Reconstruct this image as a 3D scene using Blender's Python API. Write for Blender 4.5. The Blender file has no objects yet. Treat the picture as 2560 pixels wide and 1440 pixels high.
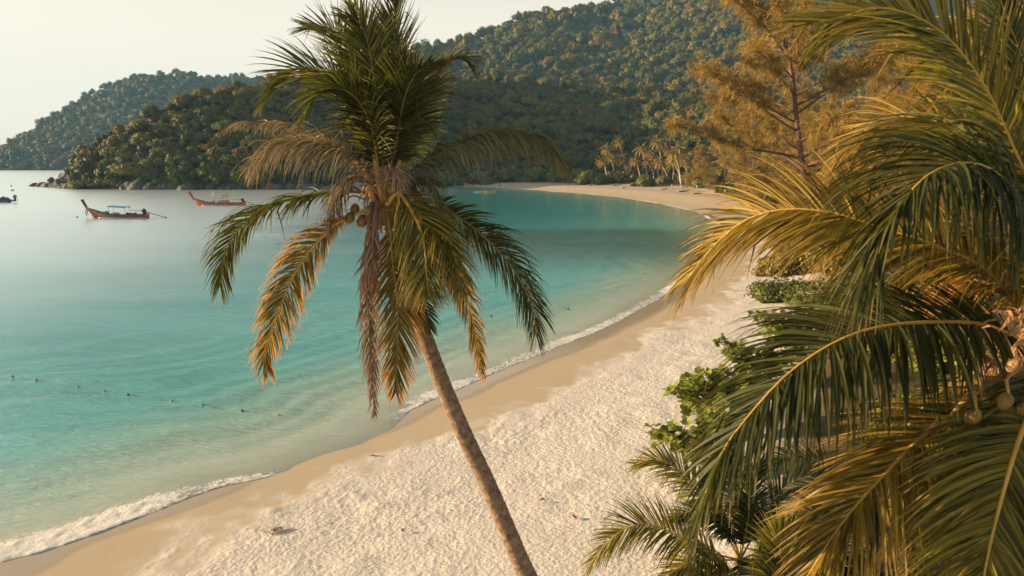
import bpy, bmesh, math, random
import numpy as np
from mathutils import Vector, Matrix, noise as mnoise

random.seed(7)
RNG = np.random.default_rng(11)
scn = bpy.context.scene
COL = scn.collection
PI = math.pi

# ------------------------------------------------------------------ camera
F_PX, HZ, CAM_H = 1730.0, 405.0, 10.0
PITCH = math.atan((720 - HZ) / F_PX)
cam_d = bpy.data.cameras.new('camera')
cam = bpy.data.objects.new('camera', cam_d)
COL.objects.link(cam)
cam.location = (0, 0, CAM_H)
cam.rotation_euler = (PI / 2 - PITCH, 0, 0)
cam_d.sensor_width = 36.0
cam_d.lens = 36.0 * F_PX / 2560.0
cam_d.clip_start, cam_d.clip_end = 0.1, 9000
cam_d.dof.use_dof = True
cam_d.dof.focus_distance = 13.0
cam_d.dof.aperture_fstop = 1.8
scn.camera = cam

_f = Vector((0, math.cos(PITCH), -math.sin(PITCH)))
_u = Vector((0, math.sin(PITCH), math.cos(PITCH)))


def ray(u, v):
    return _f + Vector((1, 0, 0)) * ((u - 1280) / F_PX) - _u * ((v - 720) / F_PX)


def at(u, v, Y):
    r = ray(u, v)
    return Vector((0, 0, CAM_H)) + r * (Y / r.y)


def ground(u, v, z=0.0):
    r = ray(u, v)
    return Vector((0, 0, CAM_H)) + r * ((z - CAM_H) / r.z)


# ------------------------------------------------------------------ helpers
def tag(o, label=None, cat=None, group=None, kind=None):
    if label: o['label'] = label
    if cat: o['category'] = cat
    if group: o['group'] = group
    if kind: o['kind'] = kind
    return o


def empty(name, loc, label, cat, group=None):
    o = bpy.data.objects.new(name, None)
    o.empty_display_size = 0.3
    COL.objects.link(o)
    o.location = loc
    return tag(o, label, cat, group)


def link(name, me, mats, parent=None):
    o = bpy.data.objects.new(name, me)
    COL.objects.link(o)
    if mats is not None:
        for m in (mats if isinstance(mats, (list, tuple)) else [mats]):
            me.materials.append(m)
    if parent is not None:
        o.parent = parent
        o.matrix_parent_inverse = Matrix.Translation(-Vector(parent.location))
    return o


def mesh_np(name, V, F, smooth=False, mi=None, attrs=None):
    """V (n,3); F list of arrays (m,k) of one k each or a list of tuples."""
    me = bpy.data.meshes.new(name)
    V = np.asarray(V, dtype=np.float32)
    if isinstance(F, np.ndarray):
        n, k = F.shape
        me.vertices.add(len(V)); me.vertices.foreach_set('co', V.ravel())
        me.loops.add(n * k); me.loops.foreach_set('vertex_index', F.astype(np.int32).ravel())
        me.polygons.add(n)
        me.polygons.foreach_set('loop_start', np.arange(0, n * k, k, dtype=np.int32))
        me.update(calc_edges=True)
    else:
        me.from_pydata([tuple(map(float, v)) for v in V], [], [tuple(int(i) for i in f) for f in F])
    if smooth:
        me.polygons.foreach_set('use_smooth', np.ones(len(me.polygons), dtype=bool))
    if mi is not None:
        me.polygons.foreach_set('material_index', np.asarray(mi, dtype=np.int32))
    for an, (typ, arr) in (attrs or {}).items():
        a = me.attributes.new(an, typ, 'POINT')
        if typ == 'FLOAT':
            a.data.foreach_set('value', np.asarray(arr, dtype=np.float32).ravel())
        else:
            a.data.foreach_set('color', np.asarray(arr, dtype=np.float32).ravel())
    me.update()
    return me


class MB:
    def __init__(s):
        s.V, s.F, s.C = [], [], []

    def add(s, V, F, c=(0.5, 0.0, 0.0, 1.0)):
        b = len(s.V)
        s.V += [tuple(v) for v in V]
        s.F += [tuple(i + b for i in f) for f in F]
        s.C += [c] * len(V)

    def tube(s, pts, rad, n=8, cap=True, c=(0.5, 0, 0, 1)):
        pts = [Vector(p) for p in pts]
        m = len(pts)
        if not isinstance(rad, (list, tuple)): rad = [rad] * m
        V = []
        ref = None
        for i, p in enumerate(pts):
            t = (pts[min(i + 1, m - 1)] - pts[max(i - 1, 0)]).normalized()
            if ref is None:
                ref = Vector((0, 0, 1)) if abs(t.z) < 0.8 else Vector((1, 0, 0))
            a = (ref - t * ref.dot(t)).normalized()
            ref = a
            b = t.cross(a)
            for k in range(n):
                an = 2 * PI * k / n
                V.append(p + (a * math.cos(an) + b * math.sin(an)) * rad[i])
        F = []
        for i in range(m - 1):
            for k in range(n):
                k2 = (k + 1) % n
                F.append((i * n + k, i * n + k2, (i + 1) * n + k2, (i + 1) * n + k))
        if cap:
            F.append(tuple(range(n - 1, -1, -1)))
            F.append(tuple((m - 1) * n + k for k in range(n)))
        s.add(V, F, c)

    def box(s, c, size, rot=None):
        hx, hy, hz = size[0] / 2, size[1] / 2, size[2] / 2
        V = [Vector((x, y, z)) for x in (-hx, hx) for y in (-hy, hy) for z in (-hz, hz)]
        if rot is not None: V = [rot @ v for v in V]
        V = [v + Vector(c) for v in V]
        s.add(V, [(0, 1, 3, 2), (4, 6, 7, 5), (0, 4, 5, 1), (2, 3, 7, 6), (0, 2, 6, 4), (1, 5, 7, 3)])

    def ball(s, c, r, nu=12, nv=8, jit=0.0, rot=None):
        V = []
        r = r if isinstance(r, (tuple, list)) else (r, r, r)
        for j in range(nv + 1):
            th = PI * j / nv
            for i in range(nu):
                ph = 2 * PI * i / nu
                v = Vector((math.sin(th) * math.cos(ph) * r[0], math.sin(th) * math.sin(ph) * r[1], math.cos(th) * r[2]))
                if jit: v *= 1 + jit * mnoise.noise(v * (2.5 / max(r)) + Vector(c))
                if rot is not None: v = rot @ v
                V.append(v + Vector(c))
        F = []
        for j in range(nv):
            for i in range(nu):
                i2 = (i + 1) % nu
                F.append((j * nu + i, (j + 1) * nu + i, (j + 1) * nu + i2, j * nu + i2))
        s.add(V, F)

    def build(s, name, mats, parent=None, smooth=True, local=False):
        me = mesh_np(name, s.V, s.F, smooth, attrs={'leaf': ('FLOAT_COLOR', s.C)})
        o = link(name, me, mats, parent)
        if local and parent is not None: o.matrix_parent_inverse = Matrix.Identity(4)
        return o


def spline(P, n):
    """Catmull-Rom through P, resampled evenly to n points."""
    P = [np.array(p, dtype=float) for p in P]
    P = [2 * P[0] - P[1]] + P + [2 * P[-1] - P[-2]]
    out = []
    for i in range(1, len(P) - 2):
        p0, p1, p2, p3 = P[i - 1:i + 3]
        for k in range(14):
            t = k / 14
            out.append(0.5 * (2 * p1 + (p2 - p0) * t + (2 * p0 - 5 * p1 + 4 * p2 - p3) * t * t + (3 * p1 - p0 - 3 * p2 + p3) * t ** 3))
    out.append(P[-2])
    out = np.array(out)
    L = np.concatenate([[0], np.cumsum(np.linalg.norm(np.diff(out, axis=0), axis=1))])
    q = np.linspace(0, L[-1], n)
    return np.stack([np.interp(q, L, out[:, k]) for k in range(out.shape[1])], 1), L[-1]


# ------------------------------------------------------------------ materials
def new_mat(name):
    m = bpy.data.materials.new(name)
    m.use_nodes = True
    nt = m.node_tree
    b = nt.nodes['Principled BSDF']
    return m, nt, b


def N(nt, typ, **kw):
    n = nt.nodes.new(typ)
    for k, v in kw.items():
        if k in n.inputs.keys() if isinstance(k, str) else False:
            n.inputs[k].default_value = v
        else:
            setattr(n, k, v)
    return n


def L(nt, a, b): nt.links.new(a, b)


def ramp(nt, stops, fac=None, interp='LINEAR'):
    r = nt.nodes.new('ShaderNodeValToRGB')
    r.color_ramp.interpolation = interp
    e = r.color_ramp.elements
    while len(e) < len(stops): e.new(0.5)
    for el, (p, c) in zip(e, stops):
        el.position = p
        el.color = (*c, 1) if len(c) == 3 else c
    if fac is not None: L(nt, fac, r.inputs[0])
    return r


def mix(nt, fac, a, b, typ='MIX'):
    m = nt.nodes.new('ShaderNodeMix')
    m.data_type = 'RGBA'
    m.blend_type = typ
    for sock, val in ((m.inputs[0], fac), (m.inputs[6], a), (m.inputs[7], b)):
        if hasattr(val, 'links'): L(nt, val, sock)
        elif isinstance(val, (int, float)): sock.default_value = val
        else: sock.default_value = (*val, 1)
    return m.outputs[2]


def math_n(nt, op, a, b=0.0, clamp=False):
    m = nt.nodes.new('ShaderNodeMath')
    m.operation = op
    m.use_clamp = clamp
    for s, v in ((m.inputs[0], a), (m.inputs[1], b)):
        if hasattr(v, 'links'): L(nt, v, s)
        else: s.default_value = v
    return m.outputs[0]


def maprange(nt, v, a, b, c=0.0, d=1.0, smooth=True):
    m = nt.nodes.new('ShaderNodeMapRange')
    m.interpolation_type = 'SMOOTHSTEP' if smooth else 'LINEAR'
    L(nt, v, m.inputs[0])
    for i, x in enumerate((a, b, c, d)): m.inputs[i + 1].default_value = x
    return m.outputs[0]


def noise_n(nt, scale, detail=3, rough=0.55, vec=None, dist=0.0):
    n = nt.nodes.new('ShaderNodeTexNoise')
    n.inputs['Scale'].default_value = scale
    n.inputs['Detail'].default_value = detail
    n.inputs['Roughness'].default_value = rough
    n.inputs['Distortion'].default_value = dist
    if vec is not None: L(nt, vec, n.inputs['Vector'])
    return n


def simple_mat(name, col, rough=0.6, var=0.25, scale=6.0, bump=0.0, bscale=30.0, spec=0.4):
    m, nt, b = new_mat(name)
    tc = N(nt, 'ShaderNodeTexCoord')
    n = noise_n(nt, scale, 4, 0.6, tc.outputs['Object'])
    c2 = tuple(max(0, c * (1 - var)) for c in col)
    c3 = tuple(min(1, c * (1 + var)) for c in col)
    r = ramp(nt, [(0.3, c2), (0.7, c3)], n.outputs[0])
    L(nt, r.outputs[0], b.inputs['Base Color'])
    b.inputs['Roughness'].default_value = rough
    b.inputs['Specular IOR Level'].default_value = spec
    if bump:
        n2 = noise_n(nt, bscale, 3, 0.6, tc.outputs['Object'])
        bp = N(nt, 'ShaderNodeBump')
        bp.inputs['Strength'].default_value = bump
        bp.inputs['Distance'].default_value = 0.05
        L(nt, n2.outputs[0], bp.inputs['Height'])
        L(nt, bp.outputs[0], b.inputs['Normal'])
    return m


def leaf_mat(name, dark, mid, tip, tip_start=0.75, trans=0.36, rough=0.5, transcol=None, per_object=None, spec=0.25):
    """Leaf blade: attribute leaf = (random per leaflet, position along leaflet, position along frond)."""
    m, nt, b = new_mat(name)
    a = N(nt, 'ShaderNodeAttribute'); a.attribute_name = 'leaf'
    sep = N(nt, 'ShaderNodeSeparateColor')
    L(nt, a.outputs['Color'], sep.inputs[0])
    base = ramp(nt, [(0.0, dark), (0.55, mid), (1.0, tuple(min(1, x * 1.35) for x in mid))], sep.outputs[0]).outputs[0]
    if per_object:
        oi = N(nt, 'ShaderNodeObjectInfo')
        orr = ramp(nt, per_object, oi.outputs['Random'])
        base = mix(nt, 1.0, base, orr.outputs[0], 'MULTIPLY')
    # dry ends: where along the leaflet, shifted per leaflet
    sh = math_n(nt, 'ADD', sep.outputs[1], math_n(nt, 'MULTIPLY', math_n(nt, 'SUBTRACT', sep.outputs[0], 0.5), 0.5))
    tf = maprange(nt, sh, tip_start, tip_start + 0.3)
    col = mix(nt, tf, base, tip)
    L(nt, col, b.inputs['Base Color'])
    b.inputs['Roughness'].default_value = rough
    b.inputs['Specular IOR Level'].default_value = spec
    if trans:
        t = N(nt, 'ShaderNodeBsdfTranslucent')
        tcx = mix(nt, 1.0, col, transcol or (1.5, 1.5, 0.6), 'MULTIPLY')
        L(nt, tcx, t.inputs['Color'])
        ms = N(nt, 'ShaderNodeMixShader')
        ms.inputs[0].default_value = trans
        L(nt, b.outputs[0], ms.inputs[1]); L(nt, t.outputs[0], ms.inputs[2])
        L(nt, ms.outputs[0], nt.nodes['Material Output'].inputs[0])
    return m


M = {}
M['frond_green'] = leaf_mat('frond_green', (0.022, 0.030, 0.008), (0.070, 0.078, 0.016), (0.30, 0.17, 0.05), 0.90)
M['frond_dark'] = leaf_mat('frond_dark', (0.016, 0.023, 0.008), (0.055, 0.060, 0.015), (0.26, 0.17, 0.06), 0.88)
M['frond_young'] = leaf_mat('frond_young', (0.05, 0.052, 0.012), (0.20, 0.17, 0.03), (0.36, 0.25, 0.08), 0.9)
M['frond_olive'] = leaf_mat('frond_olive', (0.05, 0.052, 0.012), (0.175, 0.15, 0.026), (0.40, 0.23, 0.07), 0.85)
M['frond_gold'] = leaf_mat('frond_gold', (0.065, 0.052, 0.012), (0.26, 0.175, 0.030), (0.42, 0.26, 0.09), 0.75)
M['frond_orange'] = leaf_mat('frond_orange', (0.07, 0.06, 0.012), (0.20, 0.13, 0.025), (0.48, 0.22, 0.06), 0.50)
M['frond_dry'] = leaf_mat('frond_dry', (0.10, 0.078, 0.052), (0.25, 0.19, 0.13), (0.36, 0.28, 0.20), 0.7, 0.2, 0.6)
M['frond_grey'] = leaf_mat('frond_grey', (0.045, 0.050, 0.028), (0.115, 0.115, 0.06), (0.20, 0.17, 0.09), 0.75, 0.2, 0.6)
M['frond_dead'] = leaf_mat('frond_dead', (0.14, 0.085, 0.06), (0.28, 0.18, 0.13), (0.34, 0.22, 0.16), 0.8, 0.15, 0.7)
M['rib_yellow'] = simple_mat('rib_yellow', (0.42, 0.25, 0.045), 0.45, 0.2, 4)
M['rib_green'] = simple_mat('rib_green', (0.16, 0.13, 0.03), 0.45, 0.25, 4)
M['rib_brown'] = simple_mat('rib_brown', (0.20, 0.13, 0.07), 0.6, 0.25, 5)
M['petiole'] = simple_mat('petiole', (0.36, 0.20, 0.06), 0.5, 0.3, 8)
M['sheath'] = simple_mat('sheath', (0.30, 0.16, 0.07), 0.8, 0.5, 14, 0.8, 40)
M['spathe'] = simple_mat('spathe', (0.13, 0.075, 0.05), 0.7, 0.4, 8, 0.4, 30)
M['coconut'] = simple_mat('coconut', (0.14, 0.09, 0.018), 0.4, 0.35, 5)
M['coconut_yellow'] = simple_mat('coconut_yellow', (0.34, 0.21, 0.04), 0.4, 0.25, 6)
M['coconut_gold'] = simple_mat('coconut_gold', (0.17, 0.10, 0.018), 0.6, 0.5, 14, 0.3, 30)
M['wood_grey'] = simple_mat('wood_grey', (0.26, 0.19, 0.13), 0.8, 0.35, 5, 0.5, 20)
M['wood_pale'] = simple_mat('wood_pale', (0.42, 0.31, 0.2), 0.8, 0.3, 5, 0.5, 20)
M['palm_bark_far'] = simple_mat('palm_bark_far', (0.42, 0.33, 0.24), 0.8, 0.25, 0.7)
M['bark_dark'] = simple_mat('bark_dark', (0.10, 0.055, 0.035), 0.85, 0.4, 2, 0.6, 12)
M['bark_red'] = simple_mat('bark_red', (0.13, 0.06, 0.04), 0.85, 0.35, 2, 0.6, 12)


def trunk_mat():
    m, nt, b = new_mat('coconut_bark')
    tc = N(nt, 'ShaderNodeTexCoord')
    a = N(nt, 'ShaderNodeAttribute'); a.attribute_name = 'leaf'
    sep = N(nt, 'ShaderNodeSeparateColor'); L(nt, a.outputs['Color'], sep.inputs[0])
    n1 = noise_n(nt, 9, 5, 0.65, tc.outputs['Object'])
    n2 = noise_n(nt, 45, 3, 0.6, tc.outputs['Object'])
    rings = math_n(nt, 'SINE', math_n(nt, 'ADD', math_n(nt, 'MULTIPLY', sep.outputs[1], 260.0), math_n(nt, 'MULTIPLY', n1.outputs[0], 9.0)))
    r = ramp(nt, [(0.3, (0.10, 0.065, 0.042)), (0.5, (0.23, 0.155, 0.10)), (0.72, (0.38, 0.27, 0.175))], n1.outputs[0])
    c = mix(nt, math_n(nt, 'MULTIPLY', maprange(nt, rings, 0.2, 1.0), 0.28), r.outputs[0], (0.10, 0.065, 0.045))
    L(nt, c, b.inputs['Base Color'])
    b.inputs['Roughness'].default_value = 0.85
    b.inputs['Specular IOR Level'].default_value = 0.2
    h = math_n(nt, 'ADD', math_n(nt, 'MULTIPLY', rings, 0.5), math_n(nt, 'MULTIPLY', n2.outputs[0], 1.6))
    bp = N(nt, 'ShaderNodeBump'); bp.inputs['Strength'].default_value = 0.7; bp.inputs['Distance'].default_value = 0.02
    L(nt, h, bp.inputs['Height']); L(nt, bp.outputs[0], b.inputs['Normal'])
    return m


M['trunk'] = trunk_mat()

# forest crowns: colour differs from tree to tree
FOREST_STOPS = [(0.0, (0.45, 0.62, 0.5)), (0.22, (0.85, 1.0, 0.7)), (0.45, (1.35, 1.15, 0.7)), (0.7, (0.65, 0.8, 0.65)), (0.90, (1.3, 1.0, 0.7)), (1.0, (1.5, 0.95, 0.72))]
M['crown'] = leaf_mat('forest_crown', (0.022, 0.032, 0.008), (0.125, 0.112, 0.017), (0.10, 0.10, 0.025), 1.2, 0.12, 0.6, per_object=FOREST_STOPS, spec=0.2)


def stuff_crown():
    m, nt, b = new_mat('far_forest_crown')
    a = N(nt, 'ShaderNodeAttribute'); a.attribute_name = 'leaf'
    sep = N(nt, 'ShaderNodeSeparateColor'); L(nt, a.outputs['Color'], sep.inputs[0])
    base = ramp(nt, [(0.0, (0.026, 0.036, 0.009)), (0.55, (0.128, 0.112, 0.018)), (1.0, (0.165, 0.14, 0.025))], sep.outputs[0]).outputs[0]
    tint = ramp(nt, FOREST_STOPS, sep.outputs[2]).outputs[0]
    c = mix(nt, 1.0, base, tint, 'MULTIPLY')
    L(nt, c, b.inputs['Base Color'])
    b.inputs['Roughness'].default_value = 0.65
    b.inputs['Specular IOR Level'].default_value = 0.2
    return m


M['crown_stuff'] = stuff_crown()
M['bush'] = leaf_mat('bush_leaf', (0.035, 0.05, 0.012), (0.11, 0.12, 0.025), (0.14, 0.12, 0.03), 1.2, 0.2, 0.5, per_object=[(0, (0.8, 0.9, 0.8)), (1, (1.4, 1.15, 0.8))])
M['bush_gold'] = leaf_mat('bush_gold', (0.055, 0.050, 0.014), (0.20, 0.155, 0.035), (0.25, 0.17, 0.05), 1.1, 0.25, 0.55)
M['grape'] = leaf_mat('shore_shrub_leaf', (0.045, 0.070, 0.012), (0.18, 0.20, 0.032), (0.25, 0.2, 0.05), 1.1, 0.25, 0.35)
M['needle'] = leaf_mat('casuarina_needle', (0.085, 0.070, 0.020), (0.275, 0.190, 0.048), (0.32, 0.21, 0.06), 0.8, 0.3, 0.6, (1.4, 1.1, 0.6), per_object=[(0, (0.85, 0.92, 0.9)), (0.5, (1.0, 1.0, 1.0)), (1, (1.15, 1.0, 0.9))], spec=0.2)

# ------------------------------------------------------------------ coast
SHORE_PX = [(0, 1393), (86, 1371), (250, 1318), (400, 1260), (525, 1215), (657, 1186), (730, 1159), (795, 1134), (894, 1106),
            (960, 1070), (1010, 1022), (1100, 984), (1180, 949), (1250, 919), (1330, 887), (1400, 858), (1480, 828), (1540, 800),
            (1600, 768), (1650, 740), (1690, 715), (1740, 680), (1785, 640), (1812, 600), (1810, 565), (1745, 529), (1640, 507),
            (1560, 495), (1480, 486), (1350, 476), (1230, 469), (1150, 467), (1000, 468), (780, 473)]
shore = [(-3000, -1900), (-220, -190), (-62, -45), (-26, 2)] + [tuple(ground(*p).xy) for p in SHORE_PX]
shore += [tuple(ground(*p).xy) for p in [(640, 475), (480, 474), (330, 474), (230, 473), (150, 469), (110, 467)]]
shore += [(-196, 292), (-176, 330), (-150, 420), (-170, 600), (-300, 800), (-420, 850), (-545, 868), (-640, 866), (-700, 864), (-765, 930), (-790, 1150), (-1100, 2300), (-3000, 6000)]
SHORE = np.array(shore)
WET = np.array([(-62 + 1.6, -45 - 1), (-26 + 1.8, 0)] + [tuple(ground(*p).xy) for p in [
    (99, 1440), (180, 1387), (228, 1361), (301, 1336), (430, 1297), (516, 1262), (602, 1228), (657, 1191), (730, 1162), (795, 1137), (894, 1110),
    (1031, 1062), (1100, 1022), (1180, 997), (1250, 962), (1330, 925), (1400, 898), (1480, 868), (1560, 832), (1640, 790), (1700, 752), (1760, 700),
    (1820, 650), (1850, 600), (1840, 560), (1765, 533), (1640, 511), (1560, 499), (1480, 489), (1350, 478), (1230, 470.5), (1150, 468), (1000, 469)]])
PRINT = np.array([(-58, -48), (-19, 0)] + [tuple(ground(u, v, 0.25).xy) for u, v in [
    (330, 1470), (387, 1426), (430, 1374), (494, 1336), (623, 1301), (752, 1262), (860, 1237), (881, 1185), (945, 1142), (1100, 1117), (1280, 1040),
    (1400, 992), (1480, 950), (1600, 880), (1700, 815), (1800, 755), (1880, 690), (1900, 620), (1880, 560), (1790, 535)]])
VEG_PX = [(1560, 1520), (1700, 1200), (1800, 960), (1870, 850), (1915, 770), (1960, 690), (1990, 620), (1980, 560), (1900, 515), (1800, 486), (1715, 472), (1600, 466), (1450, 462), (1300, 460), (1150, 459), (1000, 460)]
VEG = np.array([(1.5, -60), (3, 0)] + [tuple(ground(u, v, 1.0).xy) for u, v in VEG_PX])


def sdist(P, C):
    """Distance to the open polyline C; positive on its right-hand side (inland)."""
    best = np.full(len(P), 1e18); sg = np.ones(len(P))
    for i in range(len(C) - 1):
        a, b = C[i], C[i + 1]
        ab = b - a
        l2 = float(ab @ ab) + 1e-12
        ap = P - a
        t = np.clip((ap @ ab) / l2, 0, 1)
        d = ap - t[:, None] * ab
        q = (d * d).sum(1)
        cr = ab[0] * ap[:, 1] - ab[1] * ap[:, 0]
        m = q < best - 1e-9
        # ties at joints: keep the segment on which the point projects most squarely
        best = np.where(m, q, best)
        sg = np.where(m, np.sign(-cr), sg)
    return np.sqrt(best) * sg


def inside(P, C):
    """Even-odd test against closed polygon C."""
    r = np.zeros(len(P), dtype=bool)
    x, y = P[:, 0], P[:, 1]
    j = len(C) - 1
    for i in range(len(C)):
        xi, yi = C[i]; xj, yj = C[j]
        if yi != yj:
            c = ((yi > y) != (yj > y)) & (x < (xj - xi) * (y - yi) / (yj - yi) + xi)
            r ^= c
        j = i
    return r


WATERPOLY = np.array(list(SHORE) + [(-9000, 6000), (-9000, -1900)])


def shore_d(P):
    d = np.abs(sdist(P, SHORE))
    return np.where(inside(P, WATERPOLY), -d, d)


def hash2(ix, iy, k):
    h = np.sin(ix * 127.1 + iy * 311.7 + k * 74.7) * 43758.5453
    return h - np.floor(h)


def vnoise(P, sc, k=0):
    q = P * sc
    i = np.floor(q); f = q - i
    f = f * f * (3 - 2 * f)
    a = hash2(i[:, 0], i[:, 1], k); b = hash2(i[:, 0] + 1, i[:, 1], k)
    c = hash2(i[:, 0], i[:, 1] + 1, k); d = hash2(i[:, 0] + 1, i[:, 1] + 1, k)
    return (a * (1 - f[:, 0]) + b * f[:, 0]) * (1 - f[:, 1]) + (c * (1 - f[:, 0]) + d * f[:, 0]) * f[:, 1]


def dents(P, cell, k=0):
    """Pits with a raised rim, one per jittered cell, each with its own size and heading."""
    q = P / cell
    ib = np.floor(q)
    h = np.zeros(len(P))
    for ox in (-1, 0, 1):
        for oy in (-1, 0, 1):
            i = ib + np.array([ox, oy])
            jx, jy = hash2(i[:, 0], i[:, 1], k + 1), hash2(i[:, 0], i[:, 1], k + 2)
            an = hash2(i[:, 0], i[:, 1], k + 3) * 6.283
            sz = 0.30 + 0.30 * hash2(i[:, 0], i[:, 1], k + 4)
            on = hash2(i[:, 0], i[:, 1], k + 5) < 0.85
            dx, dy = q[:, 0] - i[:, 0] - jx, q[:, 1] - i[:, 1] - jy
            a = dx * np.cos(an) + dy * np.sin(an); b = -dx * np.sin(an) + dy * np.cos(an)
            r = np.sqrt((a / 1.5) ** 2 + b ** 2) / sz
            h += on * (-np.exp(-(r * 1.5) ** 2) + 0.45 * np.exp(-((r - 1.15) * 3.0) ** 2)) * sz
    return h


def smooth01(x): x = np.clip(x, 0, 1); return x * x * (3 - 2 * x)


def land_z(P, d=None, dv=None):
    d = shore_d(P) if d is None else d
    dv = sdist(P, VEG) if dv is None else dv
    z = np.where(d < 0, np.maximum(-0.055 * -d, -4.5), 0.0)
    z = np.where(d >= 0, 0.05 * np.minimum(d, 6) + 0.085 * np.clip(d - 6, 0, 9) + 0.01 * np.clip(d - 15, 0, 60), z)
    bank = smooth01(dv / 6.0) * 0.5 + np.clip(dv, 0, 40) * 0.04
    z = z + np.where((d > 3) & (P[:, 1] < 330), bank, 0)
    return z


# ground and water share one fan-shaped grid: fine near the beach, coarse far out
ys = np.concatenate([np.arange(-48, 10, 2.0), np.arange(10, 13, 0.5), np.arange(13, 34, 0.06), np.arange(34, 60, 0.14), np.arange(60, 120, 0.5),
                     np.arange(120, 360, 1.3), np.geomspace(360, 2300, 40)])
ss = np.concatenate([np.linspace(-1.12, -0.5, 26)[:-1], np.linspace(-0.5, 0.42, 700), np.linspace(0.42, 1.12, 40)[1:]])
YY, SS = np.meshgrid(ys, ss, indexing='ij')
XX = (np.maximum(YY, -15) + 20) * SS
XX = np.where(YY < -14, XX * 8 * (-YY - 14) / 34 + XX, XX)
P2 = np.stack([XX.ravel(), YY.ravel()], 1)
nr, nc = len(ys), len(ss)
D = shore_d(P2)
DW = sdist(P2, WET)
DP = sdist(P2, PRINT)
DV = sdist(P2, VEG)
idx = np.arange(nr * nc).reshape(nr, nc)
QUADS = np.stack([idx[:-1, :-1], idx[:-1, 1:], idx[1:, 1:], idx[1:, :-1]], -1).reshape(-1, 4)
# the water body: displaced by small swell; foam rides on the last wave
Z = land_z(P2, D, DV)
rag = (vnoise(P2, 0.9, 3) - 0.5) * 1.6 + (vnoise(P2, 2.6, 4) - 0.5) * 0.8 + (vnoise(P2, 0.25, 5) - 0.5) * 1.5
rag = rag + 0.35 + (vnoise(P2, 1.6, 6) - 0.5) * 0.8
pm = smooth01((DP + rag + 0.7) / 1.2) * (1 - smooth01((P2[:, 1] - 85) / 50))
near = P2[:, 1] < 130
hm = np.zeros(len(P2))
hm[near] = (dents(P2[near], 0.23, 10) * 0.013 + dents(P2[near], 0.14, 30) * 0.011 + dents(P2[near] * np.array([1, 0.8]), 0.33, 60) * 0.022 * smooth01(vnoise(P2[near], 0.7, 91) * 2 - 0.4) + (vnoise(P2[near], 1.3, 9) - 0.5) * 0.08 + (vnoise(P2[near], 7, 8) - 0.5) * 0.02) * pm[near] * 0.72 * (0.45 + 0.55 * smooth01(vnoise(P2[near], 0.33, 93) * 2.2 - 0.5))
sp = smooth01((D - 1.0) / 2) * (1 - pm)
hm[near] += dents(P2[near], 0.9, 50) * 0.006 * sp[near] * (vnoise(P2[near], 0.2, 77) > 0.55)
Z = Z + hm
g_me = mesh_np('ground', np.stack([P2[:, 0], P2[:, 1], Z], 1), QUADS, True,
               attrs={'shore': ('FLOAT', D), 'wet': ('FLOAT', DW), 'printed': ('FLOAT', np.where(P2[:, 1] > 85, np.minimum(DP + rag, 6) - (P2[:, 1] - 85) * 0.35, DP + rag)), 'veg': ('FLOAT', DV)})


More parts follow.
